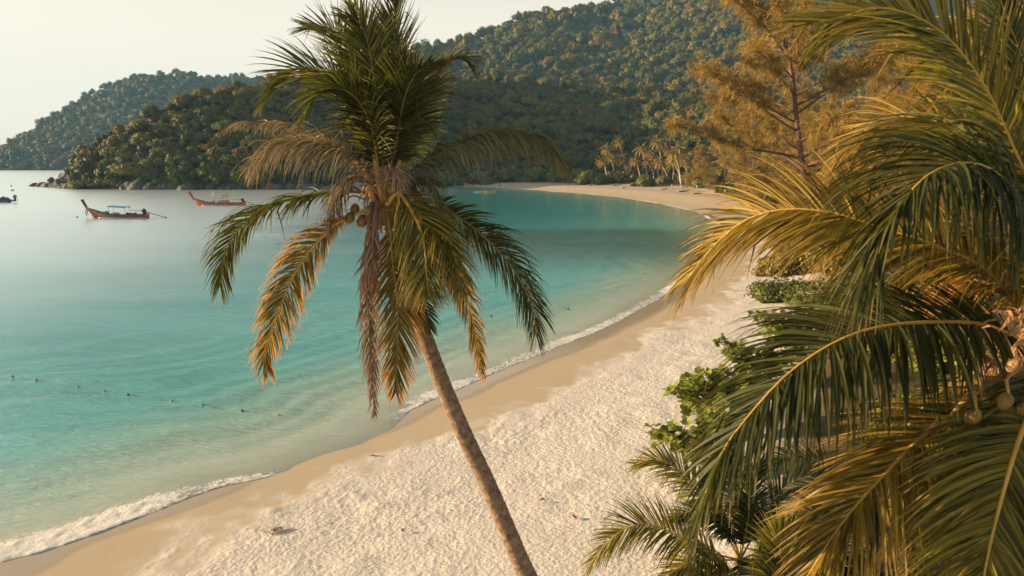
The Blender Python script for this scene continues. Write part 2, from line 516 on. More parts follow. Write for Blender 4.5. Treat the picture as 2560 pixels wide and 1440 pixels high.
def sand_mat():
    m, nt, b = new_mat('beach_sand')
    geo = N(nt, 'ShaderNodeNewGeometry')
    at_ = {}
    for k in ('shore', 'wet', 'printed', 'veg'):
        a = N(nt, 'ShaderNodeAttribute'); a.attribute_name = k
        at_[k] = a.outputs['Fac']
    nb = noise_n(nt, 0.35, 4, 0.6, geo.outputs['Position'])
    nf = noise_n(nt, 6, 5, 0.7, geo.outputs['Position'])
    ng = noise_n(nt, 60, 2, 0.7, geo.outputs['Position'])
    dry = mix(nt, nf.outputs[0], (0.48, 0.44, 0.385), (0.61, 0.57, 0.51))
    spk = maprange(nt, noise_n(nt, 11, 3, 0.7, geo.outputs['Position']).outputs[0], 0.66, 0.72)
    dry = mix(nt, math_n(nt, 'MULTIPLY', spk, 0.45), dry, (0.26, 0.20, 0.14))
    damp = mix(nt, nb.outputs[0], (0.39, 0.31, 0.215), (0.45, 0.37, 0.265))
    wet = mix(nt, nb.outputs[0], (0.29, 0.225, 0.155), (0.34, 0.275, 0.195))
    pf = maprange(nt, at_['printed'], -1.0, 0.7)
    c = mix(nt, pf, damp, dry)
    wd = math_n(nt, 'ADD', at_['wet'], math_n(nt, 'MULTIPLY', math_n(nt, 'SUBTRACT', nb.outputs[0], 0.5), 0.7))
    wf = maprange(nt, wd, -0.12, 0.22, 1.0, 0.0)
    c = mix(nt, wf, c, wet)
    # weed and leaf specks along the edge of the trodden sand
    band = math_n(nt, 'MULTIPLY', maprange(nt, at_['printed'], -1.6, 0.4), maprange(nt, at_['printed'], 0.6, 2.2, 1.0, 0.0))
    deb = maprange(nt, noise_n(nt, 4.5, 4, 0.75, geo.outputs['Position']).outputs[0], 0.60, 0.68)
    c = mix(nt, math_n(nt, 'MULTIPLY', math_n(nt, 'MULTIPLY', band, deb), 0.6), c, (0.22, 0.15, 0.09))
    # soil and litter beyond the plants' edge
    vf = maprange(nt, math_n(nt, 'ADD', at_['veg'], math_n(nt, 'MULTIPLY', nb.outputs[0], 3.0)), 2.5, 5.5)
    soil = mix(nt, nf.outputs[0], (0.035, 0.032, 0.015), (0.15, 0.10, 0.045))
    c = mix(nt, vf, c, soil)
    # sea bed
    sb = maprange(nt, at_['shore'], -1.6, -0.2, 1.0, 0.0)
    c = mix(nt, sb, c, (0.56, 0.50, 0.38))
    L(nt, c, b.inputs['Base Color'])
    rr = maprange(nt, wd, -0.5, 0.25, 0.12, 0.85)
    L(nt, rr, b.inputs['Roughness'])
    L(nt, maprange(nt, wd, -0.4, 0.3, 0.5, 0.12), b.inputs['Specular IOR Level'])
    vo = N(nt, 'ShaderNodeTexVoronoi'); vo.inputs['Scale'].default_value = 10; L(nt, geo.outputs['Position'], vo.inputs['Vector'])
    vo.feature = 'SMOOTH_F1'
    h = math_n(nt, 'ADD', math_n(nt, 'ADD', math_n(nt, 'MULTIPLY', nf.outputs[0], 0.05), math_n(nt, 'MULTIPLY', vo.outputs['Distance'], 0.028)), math_n(nt, 'MULTIPLY', ng.outputs[0], 0.008))
    h = math_n(nt, 'MULTIPLY', h, maprange(nt, at_['printed'], -0.5, 1.5, 0.10, 1.0))
    h = math_n(nt, 'MULTIPLY', h, maprange(nt, wd, -0.2, 0.3, 0.05, 1.0))
    bp = N(nt, 'ShaderNodeBump'); bp.inputs['Strength'].default_value = 0.8; bp.inputs['Distance'].default_value = 1.0
    L(nt, h, bp.inputs['Height']); L(nt, bp.outputs[0], b.inputs['Normal'])
    return m


M['sand'] = sand_mat()
g_ob = link('ground', g_me, M['sand'])
tag(g_ob, 'pale sand beach, trodden white above and smooth tan at the water', None, None, 'structure')

# water sheet
keep = (D.reshape(nr, nc) < 2.5)
kq = (keep[:-1, :-1] | keep[1:, :-1] | keep[:-1, 1:] | keep[1:, 1:]).ravel()
WQ = QUADS[kq]
used = np.unique(WQ)
remap = np.full(nr * nc, -1); remap[used] = np.arange(len(used))
WP, WD = P2[used], -D[used]
along = (vnoise(WP, 0.08, 21) - 0.5) * 5 + (vnoise(WP, 0.4, 22) - 0.5) * 1.0
swell = 0.016 * np.sin(2 * PI * (WD + along) / 4.3) * np.exp(-((WD - 16) / 16) ** 2)
swell += 0.010 * np.sin(2 * PI * (WD + along * 1.3 + WP[:, 0] * 0.2) / 1.7) * np.exp(-((WD - 10) / 14) ** 2)
swell *= (WP[:, 1] < 160) * smooth01(WD / 3)
# foam line: crest just off the waterline, strongest at the near left and along the middle
amp = 0.6 + 0.4 * smooth01((vnoise(WP, 0.16, 31) - 0.25) * 2.2)
u_img = WP[:, 0] / np.maximum(WP[:, 1], 5)
leftw = smooth01((-WP[:, 0] - 8.6) / 2.6) * (WP[:, 1] < 40)
midw = smooth01((WP[:, 1] - 26.5) / 3.0) * (WP[:, 1] < 110)
gap = np.maximum(np.maximum(leftw, midw * 0.9), 0.62 * smooth01(vnoise(WP, 0.35, 36) * 2.4 - 0.9) * (WP[:, 1] < 110))
farw = (WP[:, 1] >= 105) & (WP[:, 1] < 310) & (WP[:, 0] > 12)
foam_w = np.where(leftw > 0.02, 0.68 * leftw + 0.10, np.where(midw > 0.3, 0.6, 0.12)) + (vnoise(WP, 0.7, 33) - 0.5) * 0.3
foam_w = np.where(farw, np.interp(WP[:, 1], [100, 140, 200, 300], [0.5, 0.6, 1.0, 1.0]), foam_w)
wob = (vnoise(WP, 1.5, 34) - 0.5) * 0.3
foam = smooth01((WD + 0.42 + wob * 0.4) / 0.12) * (1 - smooth01((WD - foam_w * 0.25 + wob) / (foam_w * 1.3 + 0.1))) * np.maximum(gap, farw * 1.0)
foam = foam * np.where(leftw > 0.3, 1, amp)
lip = 0.035 * foam * (0.5 + vnoise(WP, 5, 35)) + 0.012
WZ = swell + lip
w_me = mesh_np('sea', np.stack([WP[:, 0], WP[:, 1], WZ], 1), remap[WQ], True, attrs={'deep': ('FLOAT', WD), 'foam': ('FLOAT', foam)})


def water_mat():
    m, nt, b = new_mat('sea_water')
    geo = N(nt, 'ShaderNodeNewGeometry')
    a = N(nt, 'ShaderNodeAttribute'); a.attribute_name = 'deep'
    fo = N(nt, 'ShaderNodeAttribute'); fo.attribute_name = 'foam'
    sepp = N(nt, 'ShaderNodeSeparateXYZ'); L(nt, geo.outputs['Position'], sepp.inputs[0])
    mp = N(nt, 'ShaderNodeMapping'); L(nt, geo.outputs['Position'], mp.inputs[0])
    mp.inputs['Rotation'].default_value = (0, 0, math.radians(-22)); mp.inputs['Scale'].default_value = (0.45, 1.3, 1)
    nbig = noise_n(nt, 0.05, 4, 0.6, mp.outputs[0])
    deep = math_n(nt, 'ADD', a.outputs['Fac'], math_n(nt, 'MULTIPLY', math_n(nt, 'MULTIPLY', math_n(nt, 'SUBTRACT', nbig.outputs[0], 0.5), 14.0), maprange(nt, a.outputs['Fac'], 2.0, 20.0)))
    col = ramp(nt, [(0.0, (0.46, 0.47, 0.36)), (0.03, (0.34, 0.45, 0.36)), (0.08, (0.12, 0.41, 0.40)), (0.24, (0.045, 0.32, 0.345)), (0.55, (0.010, 0.18, 0.195)), (1.0, (0.003, 0.105, 0.125))],
               maprange(nt, deep, 0, 110, 0, 1, False)).outputs[0]
    # darker weed bed off the beach
    wx = maprange(nt, math_n(nt, 'ABSOLUTE', math_n(nt, 'SUBTRACT', sepp.outputs[0], 6.0)), 14.0, 26.0, 1.0, 0.0)
    nw = noise_n(nt, 0.12, 5, 0.65, mp.outputs[0])
    yy = math_n(nt, 'ADD', sepp.outputs[1], math_n(nt, 'MULTIPLY', nw.outputs[0], 8.0))
    wy = math_n(nt, 'MULTIPLY', maprange(nt, yy, 62.0, 84.0), maprange(nt, yy, 102.0, 114.0, 1.0, 0.0))
    weed = math_n(nt, 'MULTIPLY', math_n(nt, 'MULTIPLY', wx, wy), 0.8)
    col = mix(nt, weed, col, (0.012, 0.085, 0.07))
    # waves
    n1 = noise_n(nt, 4.5, 5, 0.68, mp.outputs[0], 0.4)
    n2 = noise_n(nt, 0.7, 3, 0.5, mp.outputs[0], 0.8)
    h = math_n(nt, 'ADD', math_n(nt, 'MULTIPLY', n1.outputs[0], 0.10), math_n(nt, 'MULTIPLY', n2.outputs[0], 0.16))
    calm = noise_n(nt, 0.035, 3, 0.6, mp.outputs[0])
    h = math_n(nt, 'MULTIPLY', h, maprange(nt, calm.outputs[0], 0.35, 0.65, 0.55, 1.25))
    h = math_n(nt, 'MULTIPLY', h, maprange(nt, a.outputs['Fac'], 0.0, 6.0, 0.25, 1.0))
    h = math_n(nt, 'MULTIPLY', h, maprange(nt, math_n(nt, 'POWER', math_n(nt, 'DIVIDE', 30.0, sepp.outputs[1]), 1.25), 0.0, 1.0, 0.03, 1.0, False))
    bp = N(nt, 'ShaderNodeBump'); bp.inputs['Strength'].default_value = 0.75; bp.inputs['Distance'].default_value = 1.0
    L(nt, h, bp.inputs['Height'])
    dif = N(nt, 'ShaderNodeBsdfDiffuse'); L(nt, col, dif.inputs[0]); L(nt, bp.outputs[0], dif.inputs[2])
    tr = N(nt, 'ShaderNodeBsdfTransparent')
    tint = ramp(nt, [(0, (1, 1, 1)), (1, (0.55, 0.88, 0.80))], maprange(nt, a.outputs['Fac'], 0, 5, 0, 1, False)).outputs[0]
    L(nt, tint, tr.inputs[0])
    body = N(nt, 'ShaderNodeMixShader')
    L(nt, maprange(nt, math_n(nt, 'ADD', a.outputs['Fac'], math_n(nt, 'MULTIPLY', math_n(nt, 'SUBTRACT', nw.outputs[0], 0.5), 2.5)), -2.5, 2.2, 0.0, 0.97), body.inputs[0])
    L(nt, tr.outputs[0], body.inputs[1]); L(nt, dif.outputs[0], body.inputs[2])
    gl = N(nt, 'ShaderNodeBsdfGlossy')
    gl.inputs['Color'].default_value = (0.90, 0.98, 0.97, 1)
    # open water is roughened by the breeze, the lee of the hills lies smoother
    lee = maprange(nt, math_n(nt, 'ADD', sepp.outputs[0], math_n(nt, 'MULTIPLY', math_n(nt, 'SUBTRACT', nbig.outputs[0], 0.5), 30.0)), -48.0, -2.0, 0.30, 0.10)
    L(nt, math_n(nt, 'MINIMUM', lee, maprange(nt, sepp.outputs[1], 20.0, 100.0, 0.06, 0.32, False)), gl.inputs['Roughness'])
    L(nt, bp.outputs[0], gl.inputs['Normal'])
    fr = N(nt, 'ShaderNodeFresnel'); fr.inputs[0].default_value = 1.38
    fr2 = N(nt, 'ShaderNodeFresnel'); fr2.inputs[0].default_value = 1.42; L(nt, bp.outputs[0], fr2.inputs['Normal'])
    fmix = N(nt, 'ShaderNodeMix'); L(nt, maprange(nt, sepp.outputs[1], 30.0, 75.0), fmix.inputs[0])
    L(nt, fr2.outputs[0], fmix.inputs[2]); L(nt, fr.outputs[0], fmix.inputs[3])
    sheen_boost = math_n(nt, 'MULTIPLY', maprange(nt, lee, 0.10, 0.30, 0.0, 0.26), maprange(nt, sepp.outputs[1], 24.0, 70.0))  # extra sky sheen put into the open water to pale it, beyond Fresnel
    rfac = math_n(nt, 'ADD', fmix.outputs[0], sheen_boost, True)
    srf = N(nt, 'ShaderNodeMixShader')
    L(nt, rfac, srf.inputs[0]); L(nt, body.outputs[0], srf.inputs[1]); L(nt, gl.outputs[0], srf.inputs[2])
    # foam
    nfo = noise_n(nt, 5, 6, 0.75, geo.outputs['Position'], 1.2)
    fmask = maprange(nt, math_n(nt, 'ADD', math_n(nt, 'MULTIPLY', fo.outputs['Fac'], 0.95), math_n(nt, 'MULTIPLY', math_n(nt, 'SUBTRACT', nfo.outputs[0], 0.5), 1.9)), 0.36, 0.66)
    fmask = math_n(nt, 'MULTIPLY', fmask, maprange(nt, fo.outputs['Fac'], 0.02, 0.15))
    fd = N(nt, 'ShaderNodeBsdfDiffuse'); fd.inputs[0].default_value = (0.72, 0.70, 0.67, 1)
    fb = N(nt, 'ShaderNodeBump'); fb.inputs['Strength'].default_value = 0.8; fb.inputs['Distance'].default_value = 0.15
    L(nt, nfo.outputs[0], fb.inputs['Height']); L(nt, fb.outputs[0], fd.inputs[2])
    fin = N(nt, 'ShaderNodeMixShader')
    L(nt, fmask, fin.inputs[0]); L(nt, srf.outputs[0], fin.inputs[1]); L(nt, fd.outputs[0], fin.inputs[2])
    L(nt, fin.outputs[0], nt.nodes['Material Output'].inputs[0])
    return m


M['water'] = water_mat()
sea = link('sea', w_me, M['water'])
tag(sea, 'turquoise bay water with small waves and a foam line', None, None, 'structure')

# ------------------------------------------------------------------ hills
M['hill'] = simple_mat('hill_undergrowth', (0.026, 0.030, 0.010), 0.9, 0.4, 0.08, 0.0)


def interp_cols(cols, u):
    a = np.array(cols, dtype=float)
    return [float(np.interp(u, a[:, 0], a[:, k])) for k in range(1, a.shape[1])]


class Hill:
    """cols: (u, base row, base depth, crest row, crest depth). Loft from shore to crest and down the far side."""
    def __init__(s, name, cols, label, nu=120, nt=22, power=0.85, back=1.35):
        s.cols, s.power = cols, power
        u0, u1 = cols[0][0], cols[-1][0]
        V = []
        for i in range(nu + 1):
            u = u0 + (u1 - u0) * i / nu
            for j in range(nt + 1):
                V.append(s.point(u, j / nt))
            c = s.point(u, 1.0)
            br, bd, cr, cd = interp_cols(cols, u)
            for k in (0.33, 0.66, 1.0):
                y = cd * (1 + (back - 1) * k)
                V.append(Vector((c.x * (y / c.y), y, c.z * (1 - k) - 3 * k)))
        m = nt + 4
        F = []
        for i in range(nu):
            for j in range(m - 1):
                F.append((i * m + j, (i + 1) * m + j, (i + 1) * m + j + 1, i * m + j + 1))
        s.ob = link(name, mesh_np(name, V, F, True), M['hill'])
        tag(s.ob, label, None, None, 'structure')

    def point(s, u, t):
        br, bd, cr, cd = interp_cols(s.cols, u)
        b = at(u, br, bd); c = at(u, cr, cd)
        y = bd + (cd - bd) * t
        z0 = min(b.z, 1.2) - 0.8
        w = t ** s.power
        z = z0 + (c.z - z0) * w
        x = (u - 1280) / F_PX * (y * math.cos(PITCH) + (CAM_H - z) * math.sin(PITCH))
        bump = mnoise.noise(Vector((x * 0.02, y * 0.02, 3.1))) * 5 * min(1, t * 3) * min(1, (c.z / 40))
        return Vector((x, y, z + bump))


lower = Hill('headland_hill', [
    (120, 468, 276, 462, 280), (165, 470, 268, 440, 284), (200, 471, 264, 405, 284), (250, 472, 262, 365, 288), (300, 473, 260, 338, 290), (430, 474, 258, 275, 296), (560, 474, 258, 232, 306), (680, 474, 258, 212, 318),
    (800, 470, 275, 203, 340), (1000, 463, 305, 206, 385), (1150, 459, 322, 210, 420), (1300, 457, 330, 205, 450), (1450, 458, 322, 228, 470), (1600, 462, 300, 240, 470), (1750, 472, 252, 250, 460),
    (1900, 505, 175, 265, 430), (2100, 560, 120, 290, 400), (2600, 620, 95, 320, 360)], 'wooded headland ridge running along the back of the bay')
upper = Hill('mountain', [
    (820, 330, 480, 300, 700), (960, 300, 480, 170, 720), (1030, 300, 480, 135, 760), (1110, 300, 490, 122, 780), (1200, 300, 500, 98, 800), (1250, 300, 505, 72, 810), (1310, 300, 510, 42, 820), (1400, 300, 515, 28, 830), (1500, 300, 520, 22, 850),
    (1600, 300, 520, -30, 860), (1750, 300, 510, -130, 880), (1950, 320, 480, -230, 880), (2200, 340, 450, -290, 860), (2700, 370, 420, -280, 840)], 'high forested mountain rising behind the bay', power=0.9)
far = Hill('far_hill', [
    (-150, 425.2, 862, 422, 880), (-60, 425.2, 862, 402, 960), (0, 425.2, 862, 374, 1020), (50, 425.2, 862, 346, 1060), (100, 425.2, 862, 315, 1080), (200, 425.2, 862, 257, 1120), (280, 425.2, 862, 215, 1140), (330, 425.2, 862, 196, 1150), (370, 425, 862, 189, 1160), (450, 425, 850, 191, 1170),
    (500, 425, 840, 199, 1180), (560, 425, 820, 192, 1220), (600, 425, 800, 194, 1250), (700, 425, 760, 205, 1260), (800, 425, 720, 230, 1260), (900, 425, 700, 300, 1200)], 'hazy wooded hill across the water on the left')


# ------------------------------------------------------------------ broadleaf crowns
def crown_arrays(rng, R, Hh, nlobe, nleaf, leaf, squat=0.75):
    """Leaf-clump quads over several lobes. Returns V,F,rnd; base of the crown at z=0, top near Hh."""
    cs = []
    for k in range(nlobe):
        an = rng.uniform(0, 2 * PI); rr = R * 0.74 * math.sqrt(rng.uniform(0, 1))
        zz = Hh * (0.42 + 0.38 * (1 - rr / R)) * rng.uniform(0.75, 1.1)
        cs.append((rr * math.cos(an), rr * math.sin(an), zz, R * rng.uniform(0.22, 0.50)))
    cs.append((0, 0, Hh * 0.6, R * 0.6))
    cs = np.array(cs)
    w = cs[:, 3] ** 2
    li = rng.choice(len(cs), nleaf, p=w / w.sum())
    d = rng.normal(size=(nleaf, 3)); d /= np.linalg.norm(d, axis=1)[:, None]
    d[:, 2] = np.where(d[:, 2] < -0.25, -d[:, 2], d[:, 2])
    rad = cs[li, 3] * rng.uniform(0.70, 1.16, nleaf)
    p = cs[li, :3] + d * rad[:, None] * np.array([1, 1, squat])
    n = d + rng.normal(size=(nleaf, 3)) * 0.34
    n /= np.linalg.norm(n, axis=1)[:, None]
    a = np.cross(n, rng.normal(size=(nleaf, 3))); a /= np.linalg.norm(a, axis=1)[:, None] + 1e-9
    b = np.cross(n, a)
    s = leaf * rng.uniform(0.6, 1.3, nleaf)[:, None]
    V = np.stack([p - a * s, p - b * s * 0.7, p + a * s, p + b * s * 0.7], 1).reshape(-1, 3)
    F = np.arange(nleaf * 4).reshape(-1, 4)
    lobe_r = rng.uniform(-0.2, 0.2, len(cs))
    rnd = np.repeat(np.clip(rng.uniform(0.15, 0.75, nleaf) + lobe_r[li], 0, 1), 4)
    # opaque core added inside every lobe to keep light from passing through
    nu, nv = 8, 5
    th = np.linspace(0.02, PI - 0.02, nv + 1); ph = np.arange(nu) * 2 * PI / nu
    ball = np.stack([(np.sin(th)[:, None] * np.cos(ph)).ravel(), (np.sin(th)[:, None] * np.sin(ph)).ravel(), np.repeat(np.cos(th), nu)], 1)
    bf = np.array([(j * nu + i, (j + 1) * nu + i, (j + 1) * nu + (i + 1) % nu, j * nu + (i + 1) % nu) for j in range(nv) for i in range(nu)])
    for k in range(len(cs)):
        b0 = len(V)
        V = np.concatenate([V, cs[k, :3] + ball * rng.uniform(0.85, 1.1, (len(ball), 1)) * cs[k, 3] * 0.70 * np.array([1, 1, squat])])
        F = np.concatenate([F, bf + b0])
        rnd = np.concatenate([rnd, np.full(len(ball), 0.3 + lobe_r[k])])
    return V, F, np.clip(rnd, 0, 1)


def crown_mesh(name, rng, R, Hh, nlobe, nleaf, leaf, squat=0.75):
    V, F, r = crown_arrays(rng, R, Hh, nlobe, nleaf, leaf, squat)
    C = np.stack([r, np.zeros_like(r), r, np.ones_like(r)], 1)
    return mesh_np(name, V, F, False, attrs={'leaf': ('FLOAT_COLOR', C)})


rng = np.random.default_rng(3)
CROWNS = []
for k in range(9):
    me = crown_mesh('crown', rng, 1.0, [1.3, 1.5, 1.1, 1.9, 1.4, 1.2, 1.6, 1.0, 1.7][k], [10, 13, 16, 8, 12, 18, 9, 14, 11][k], 2800, 0.060)
    me.materials.append(M['crown'])
    CROWNS.append(me)
TRUNK_ME = None
tb = MB(); tb.tube([(0, 0, -1.2), (0.03, 0.02, 0), (0, 0, 0.8)], [0.09, 0.075, 0.05], 6)
TRUNK_ME = mesh_np('trunk', tb.V, tb.F, True)
TRUNK_ME.materials.append(M['bark_dark'])

TONES = ['deep green', 'mid green', 'olive', 'dull green', 'rusty', 'russet']


def project(p):
    d = Vector(p) - Vector((0, 0, CAM_H))
    z = d.dot(_f)
    return 1280 + d.x / z * F_PX, 720 - d.dot(_u) / z * F_PX, z


# candidates on both nearer hills, Poisson-thinned on the picture of the slope
picked = []
prs = random.Random(5)


def scatter(hill, u0, u1, tries, rmin, rmax, t0=0.03, t1=1.03, k=0.80, cap=9999, ok=None):
    out = []
    for _ in range(tries):
        u = prs.uniform(u0, u1); t = prs.uniform(t0, t1)
        p = hill.point(u, min(t, 1.0))
        if ok and not ok(u, t): continue
        r = rmin + (rmax - rmin) * prs.random() ** 1.6
        good = True
        for q, rq in out:
            dx, dy, dz = p.x - q.x, p.y - q.y, p.z - q.z
            if dx * dx + dy * dy * 0.6 + dz * dz < (k * (r + rq)) ** 2:
                good = False; break
        if good:
            out.append((p, r))
            if len(out) >= cap: break
    return out


low = scatter(lower, 185, 1760, 12000, 2.8, 8.0, 0.05, 1.0, 0.50)
low = [q for q in low if not (project(q[0])[0] < 225 and project(q[0])[1] > 440)]
upp = scatter(upper, 900, 2150, 14000, 4.0, 12.0, 0.0, 1.0, 0.52)
farp = scatter(far, -140, 720, 7000, 6.0, 10.5, 0.0, 1.0, 0.58)
fill = scatter(lower, 190, 2300, 5000, 2.4, 4.2, 0.02, 1.0, 0.55) + scatter(lower, 800, 2300, 1500, 1.8, 3.0, 0.0, 0.05, 0.5)


def in_view(p, r):
    u, v, z = project(p + Vector((0, 0, r)))
    return -40 < u < 2150 and v > -60


cand = [(p, r, 'low') for p, r in low if in_view(p, r)] + [(p, r, 'upp') for p, r in upp if in_view(p, r)]
cand.sort(key=lambda c: -c[1] / c[0].y)
NEAR_MAX = 285
indiv, rest = cand[:NEAR_MAX], cand[NEAR_MAX:]
for i, (p, r, hl) in enumerate(indiv):
    hgt = r * prs.uniform(0.75, 1.35)
    u, v, _z = project(p + Vector((0, 0, hgt)))
    where = 'on the left end of the headland' if u < 480 else 'on the headland left of the leaning palm' if u < 800 else 'behind the crown of the leaning palm' if u < 1150 else 'on the dark slope above the far beach' if hl == 'low' else 'on the high mountain slope'
    size = 'small' if r < 4.4 else 'medium' if r < 5.4 else 'large'
    o = empty('forest_tree', p, 'round crowned %s forest tree %s' % (size, where), 'tree', 'forest trees ' + where)
    o.scale = (r * prs.uniform(0.85, 1.2), r * prs.uniform(0.85, 1.2), hgt); o.rotation_euler = (0, 0, prs.uniform(0, 6.28))
    c = bpy.data.objects.new('crown', CROWNS[prs.randrange(len(CROWNS))]); COL.objects.link(c); c.parent = o
    c.location = (0, 0, -0.45)
    t = bpy.data.objects.new('trunk', TRUNK_ME); COL.objects.link(t); t.parent = o


def stuff_forest(name, pts, label, nleaf, leaf):
    Vs, Fs, Cs = [], [], []
    b = 0
    lib = [crown_arrays(rng, 1.0, 1.1 + 0.12 * (k % 5), 6 + k % 5, nleaf, leaf) for k in range(10)]
    for p, r in pts:
        V, F, rn = lib[prs.randrange(10)]
        a = prs.uniform(0, 6.28); ca, sa = math.cos(a), math.sin(a)
        W = V @ np.array([[ca, sa, 0], [-sa, ca, 0], [0, 0, 1]]) * r * np.array([prs.uniform(0.8, 1.1), prs.uniform(0.8, 1.1), prs.uniform(0.8, 1.7)]) + np.array(p) - np.array([0, 0, 0.6 * r])
        Vs.append(W); Fs.append(F + b); b += len(V)
        Cs.append(np.stack([rn, np.zeros_like(rn), np.full_like(rn, prs.random()), np.ones_like(rn)], 1))
    me = mesh_np(name, np.concatenate(Vs), np.concatenate(Fs), False, attrs={'leaf': ('FLOAT_COLOR', np.concatenate(Cs))})
    return tag(link(name, me, M['crown_stuff']), label, None, None, 'stuff')


stuff_forest('mountain_forest', [(p, r) for p, r, _h in rest] + [q for q in upp if not in_view(*q)] + [(p, r) for p, r in fill + scatter(upper, 1050, 2150, 5000, 4.0, 6.0, 0.0, 1.0, 0.52)], 'dense forest covering the mountain and filling between the trees', 650, 0.10)
stuff_forest('far_forest', farp, 'hazy forest covering the hill across the water', 380, 0.12)
print('trees', len(indiv), len(rest), len(farp), len(fill))

# ------------------------------------------------------------------ rocks along the headland
def rock_mat():
    m, nt, b = new_mat('shore_rock')
    tc = N(nt, 'ShaderNodeTexCoord'); geo = N(nt, 'ShaderNodeNewGeometry')
    oi = N(nt, 'ShaderNodeObjectInfo')
    n1 = noise_n(nt, 0.5, 5, 0.65, geo.outputs['Position'])
    n2 = noise_n(nt, 2.5, 4, 0.7, geo.outputs['Position'])
    g = ramp(nt, [(0.3, (0.045, 0.045, 0.048)), (0.55, (0.085, 0.08, 0.075)), (0.8, (0.20, 0.175, 0.15))], n1.outputs[0]).outputs[0]
    tan = ramp(nt, [(0.3, (0.10, 0.055, 0.03)), (0.7, (0.27, 0.145, 0.075))], n1.outputs[0]).outputs[0]
    c = mix(nt, maprange(nt, oi.outputs['Random'], 0.72, 0.85), g, tan)
    L(nt, c, b.inputs['Base Color'])
    b.inputs['Roughness'].default_value = 0.8
    bp = N(nt, 'ShaderNodeBump'); bp.inputs['Strength'].default_value = 0.8; bp.inputs['Distance'].default_value = 0.4
    L(nt, n2.outputs[0], bp.inputs['Height']); L(nt, bp.outputs[0], b.inputs['Normal'])
    return m


M['rock'] = rock_mat()
ROCKS = []
for k in range(7):
    bm = bmesh.new(); bmesh.ops.create_icosphere(bm, subdivisions=3, radius=1.0)
    for v in bm.verts:
        q = v.co.copy()
        v.co *= 1 + 0.35 * mnoise.noise(q * 1.1 + Vector((k * 7, 0, 0))) + 0.16 * mnoise.noise(q * 2.7 + Vector((0, k * 5, 0)))
        c = mnoise.cell(q * 1.6 + Vector((k, 0, 0)))
        v.co *= 1 + 0.10 * (c - 0.5)
    me = bpy.data.meshes.new('rock'); bm.to_mesh(me); bm.free()
    me.materials.append(M['rock'])
    me.polygons.foreach_set('use_smooth', np.zeros(len(me.polygons), dtype=bool))
    ROCKS.append(me)
rrs = random.Random(9)
rock_spec = []   # (u, row of waterline, half width px, height px)
for (u, v, w, h) in [(86, 466, 14, 9), (105, 467, 16, 12), (131, 467, 15, 22), (118, 468, 20, 10), (152, 468, 16, 17), (172, 469, 17, 24), (190, 470, 26, 30), (213, 471, 30, 34),
                     (240, 472, 18, 16), (262, 472, 28, 24), (290, 473, 24, 18), (318, 474, 28, 22), (345, 474, 30, 24), (375, 474, 28, 20), (402, 474, 20, 24), (430, 474, 20, 26), (230, 469, 34, 30), (283, 471, 38, 24), (335, 472, 36, 24), (205, 468, 28, 32),
                     (460, 475, 24, 16), (478, 474, 16, 18)]:
    rock_spec.append((u, v, w, h))
for k in range(34):
    u = 490 + k * 9 + rrs.uniform(-4, 4)
    rock_spec.append((u, 474 - rrs.uniform(0, 3), rrs.uniform(10, 20), rrs.uniform(10, 22)))
for k in range(16):
    u = 800 + k * 22 + rrs.uniform(-6, 6)
    rock_spec.append((u, 470.5 - 0.018 * (u - 800), rrs.uniform(9, 16), rrs.uniform(6, 13)))
for (u, t) in [(150, 0.5), (160, 0.15), (172, 0.6), (178, 0.2), (188, 0.45), (196, 0.15), (204, 0.6), (212, 0.35), (222, 0.15), (182, 0.85), (167, 0.9)]:
    rock_spec.append((u, None, rrs.uniform(13, 20), rrs.uniform(9, 15), lower.point(u, t)))
for (u, v, w, h, *pt) in rock_spec:
    g = pt[0] if pt else ground(u, v)
    sc = g.y / F_PX
    me = ROCKS[rrs.randrange(7)]
    o = link('rock', me, None)
    o.location = (g.x, g.y, g.z - 0.2 * h * sc) if pt else (g.x, g.y + w * sc * 0.4, -0.15 * h * sc)
    o.scale = (w * sc, w * sc * rrs.uniform(0.7, 1.1), h * sc * 1.05)
    o.rotation_euler = (0, 0, rrs.uniform(0, 6.28))
    if pt: lb, gp = 'tan boulder on the bare slope of the headland point', 'boulders on the point slope'
    elif u < 165: lb, gp = 'low dark boulder in the reef running out from the headland point', 'reef boulders off the point'
    elif u < 450: lb, gp = 'big weathered boulder at the foot of the headland left end', 'boulders under the headland'
    elif u < 485: lb, gp = 'tan boulder at the waterline left of the red prowed boat', 'tan boulders by the red boat'
    elif u < 800: lb, gp = 'grey shore rock under the dark headland slope', 'grey rocks along the shaded shore'
    else: lb, gp = 'small grey rock on the shore between headland and far beach', 'rocks at the beach end'
    tag(o, lb, 'rock', gp)

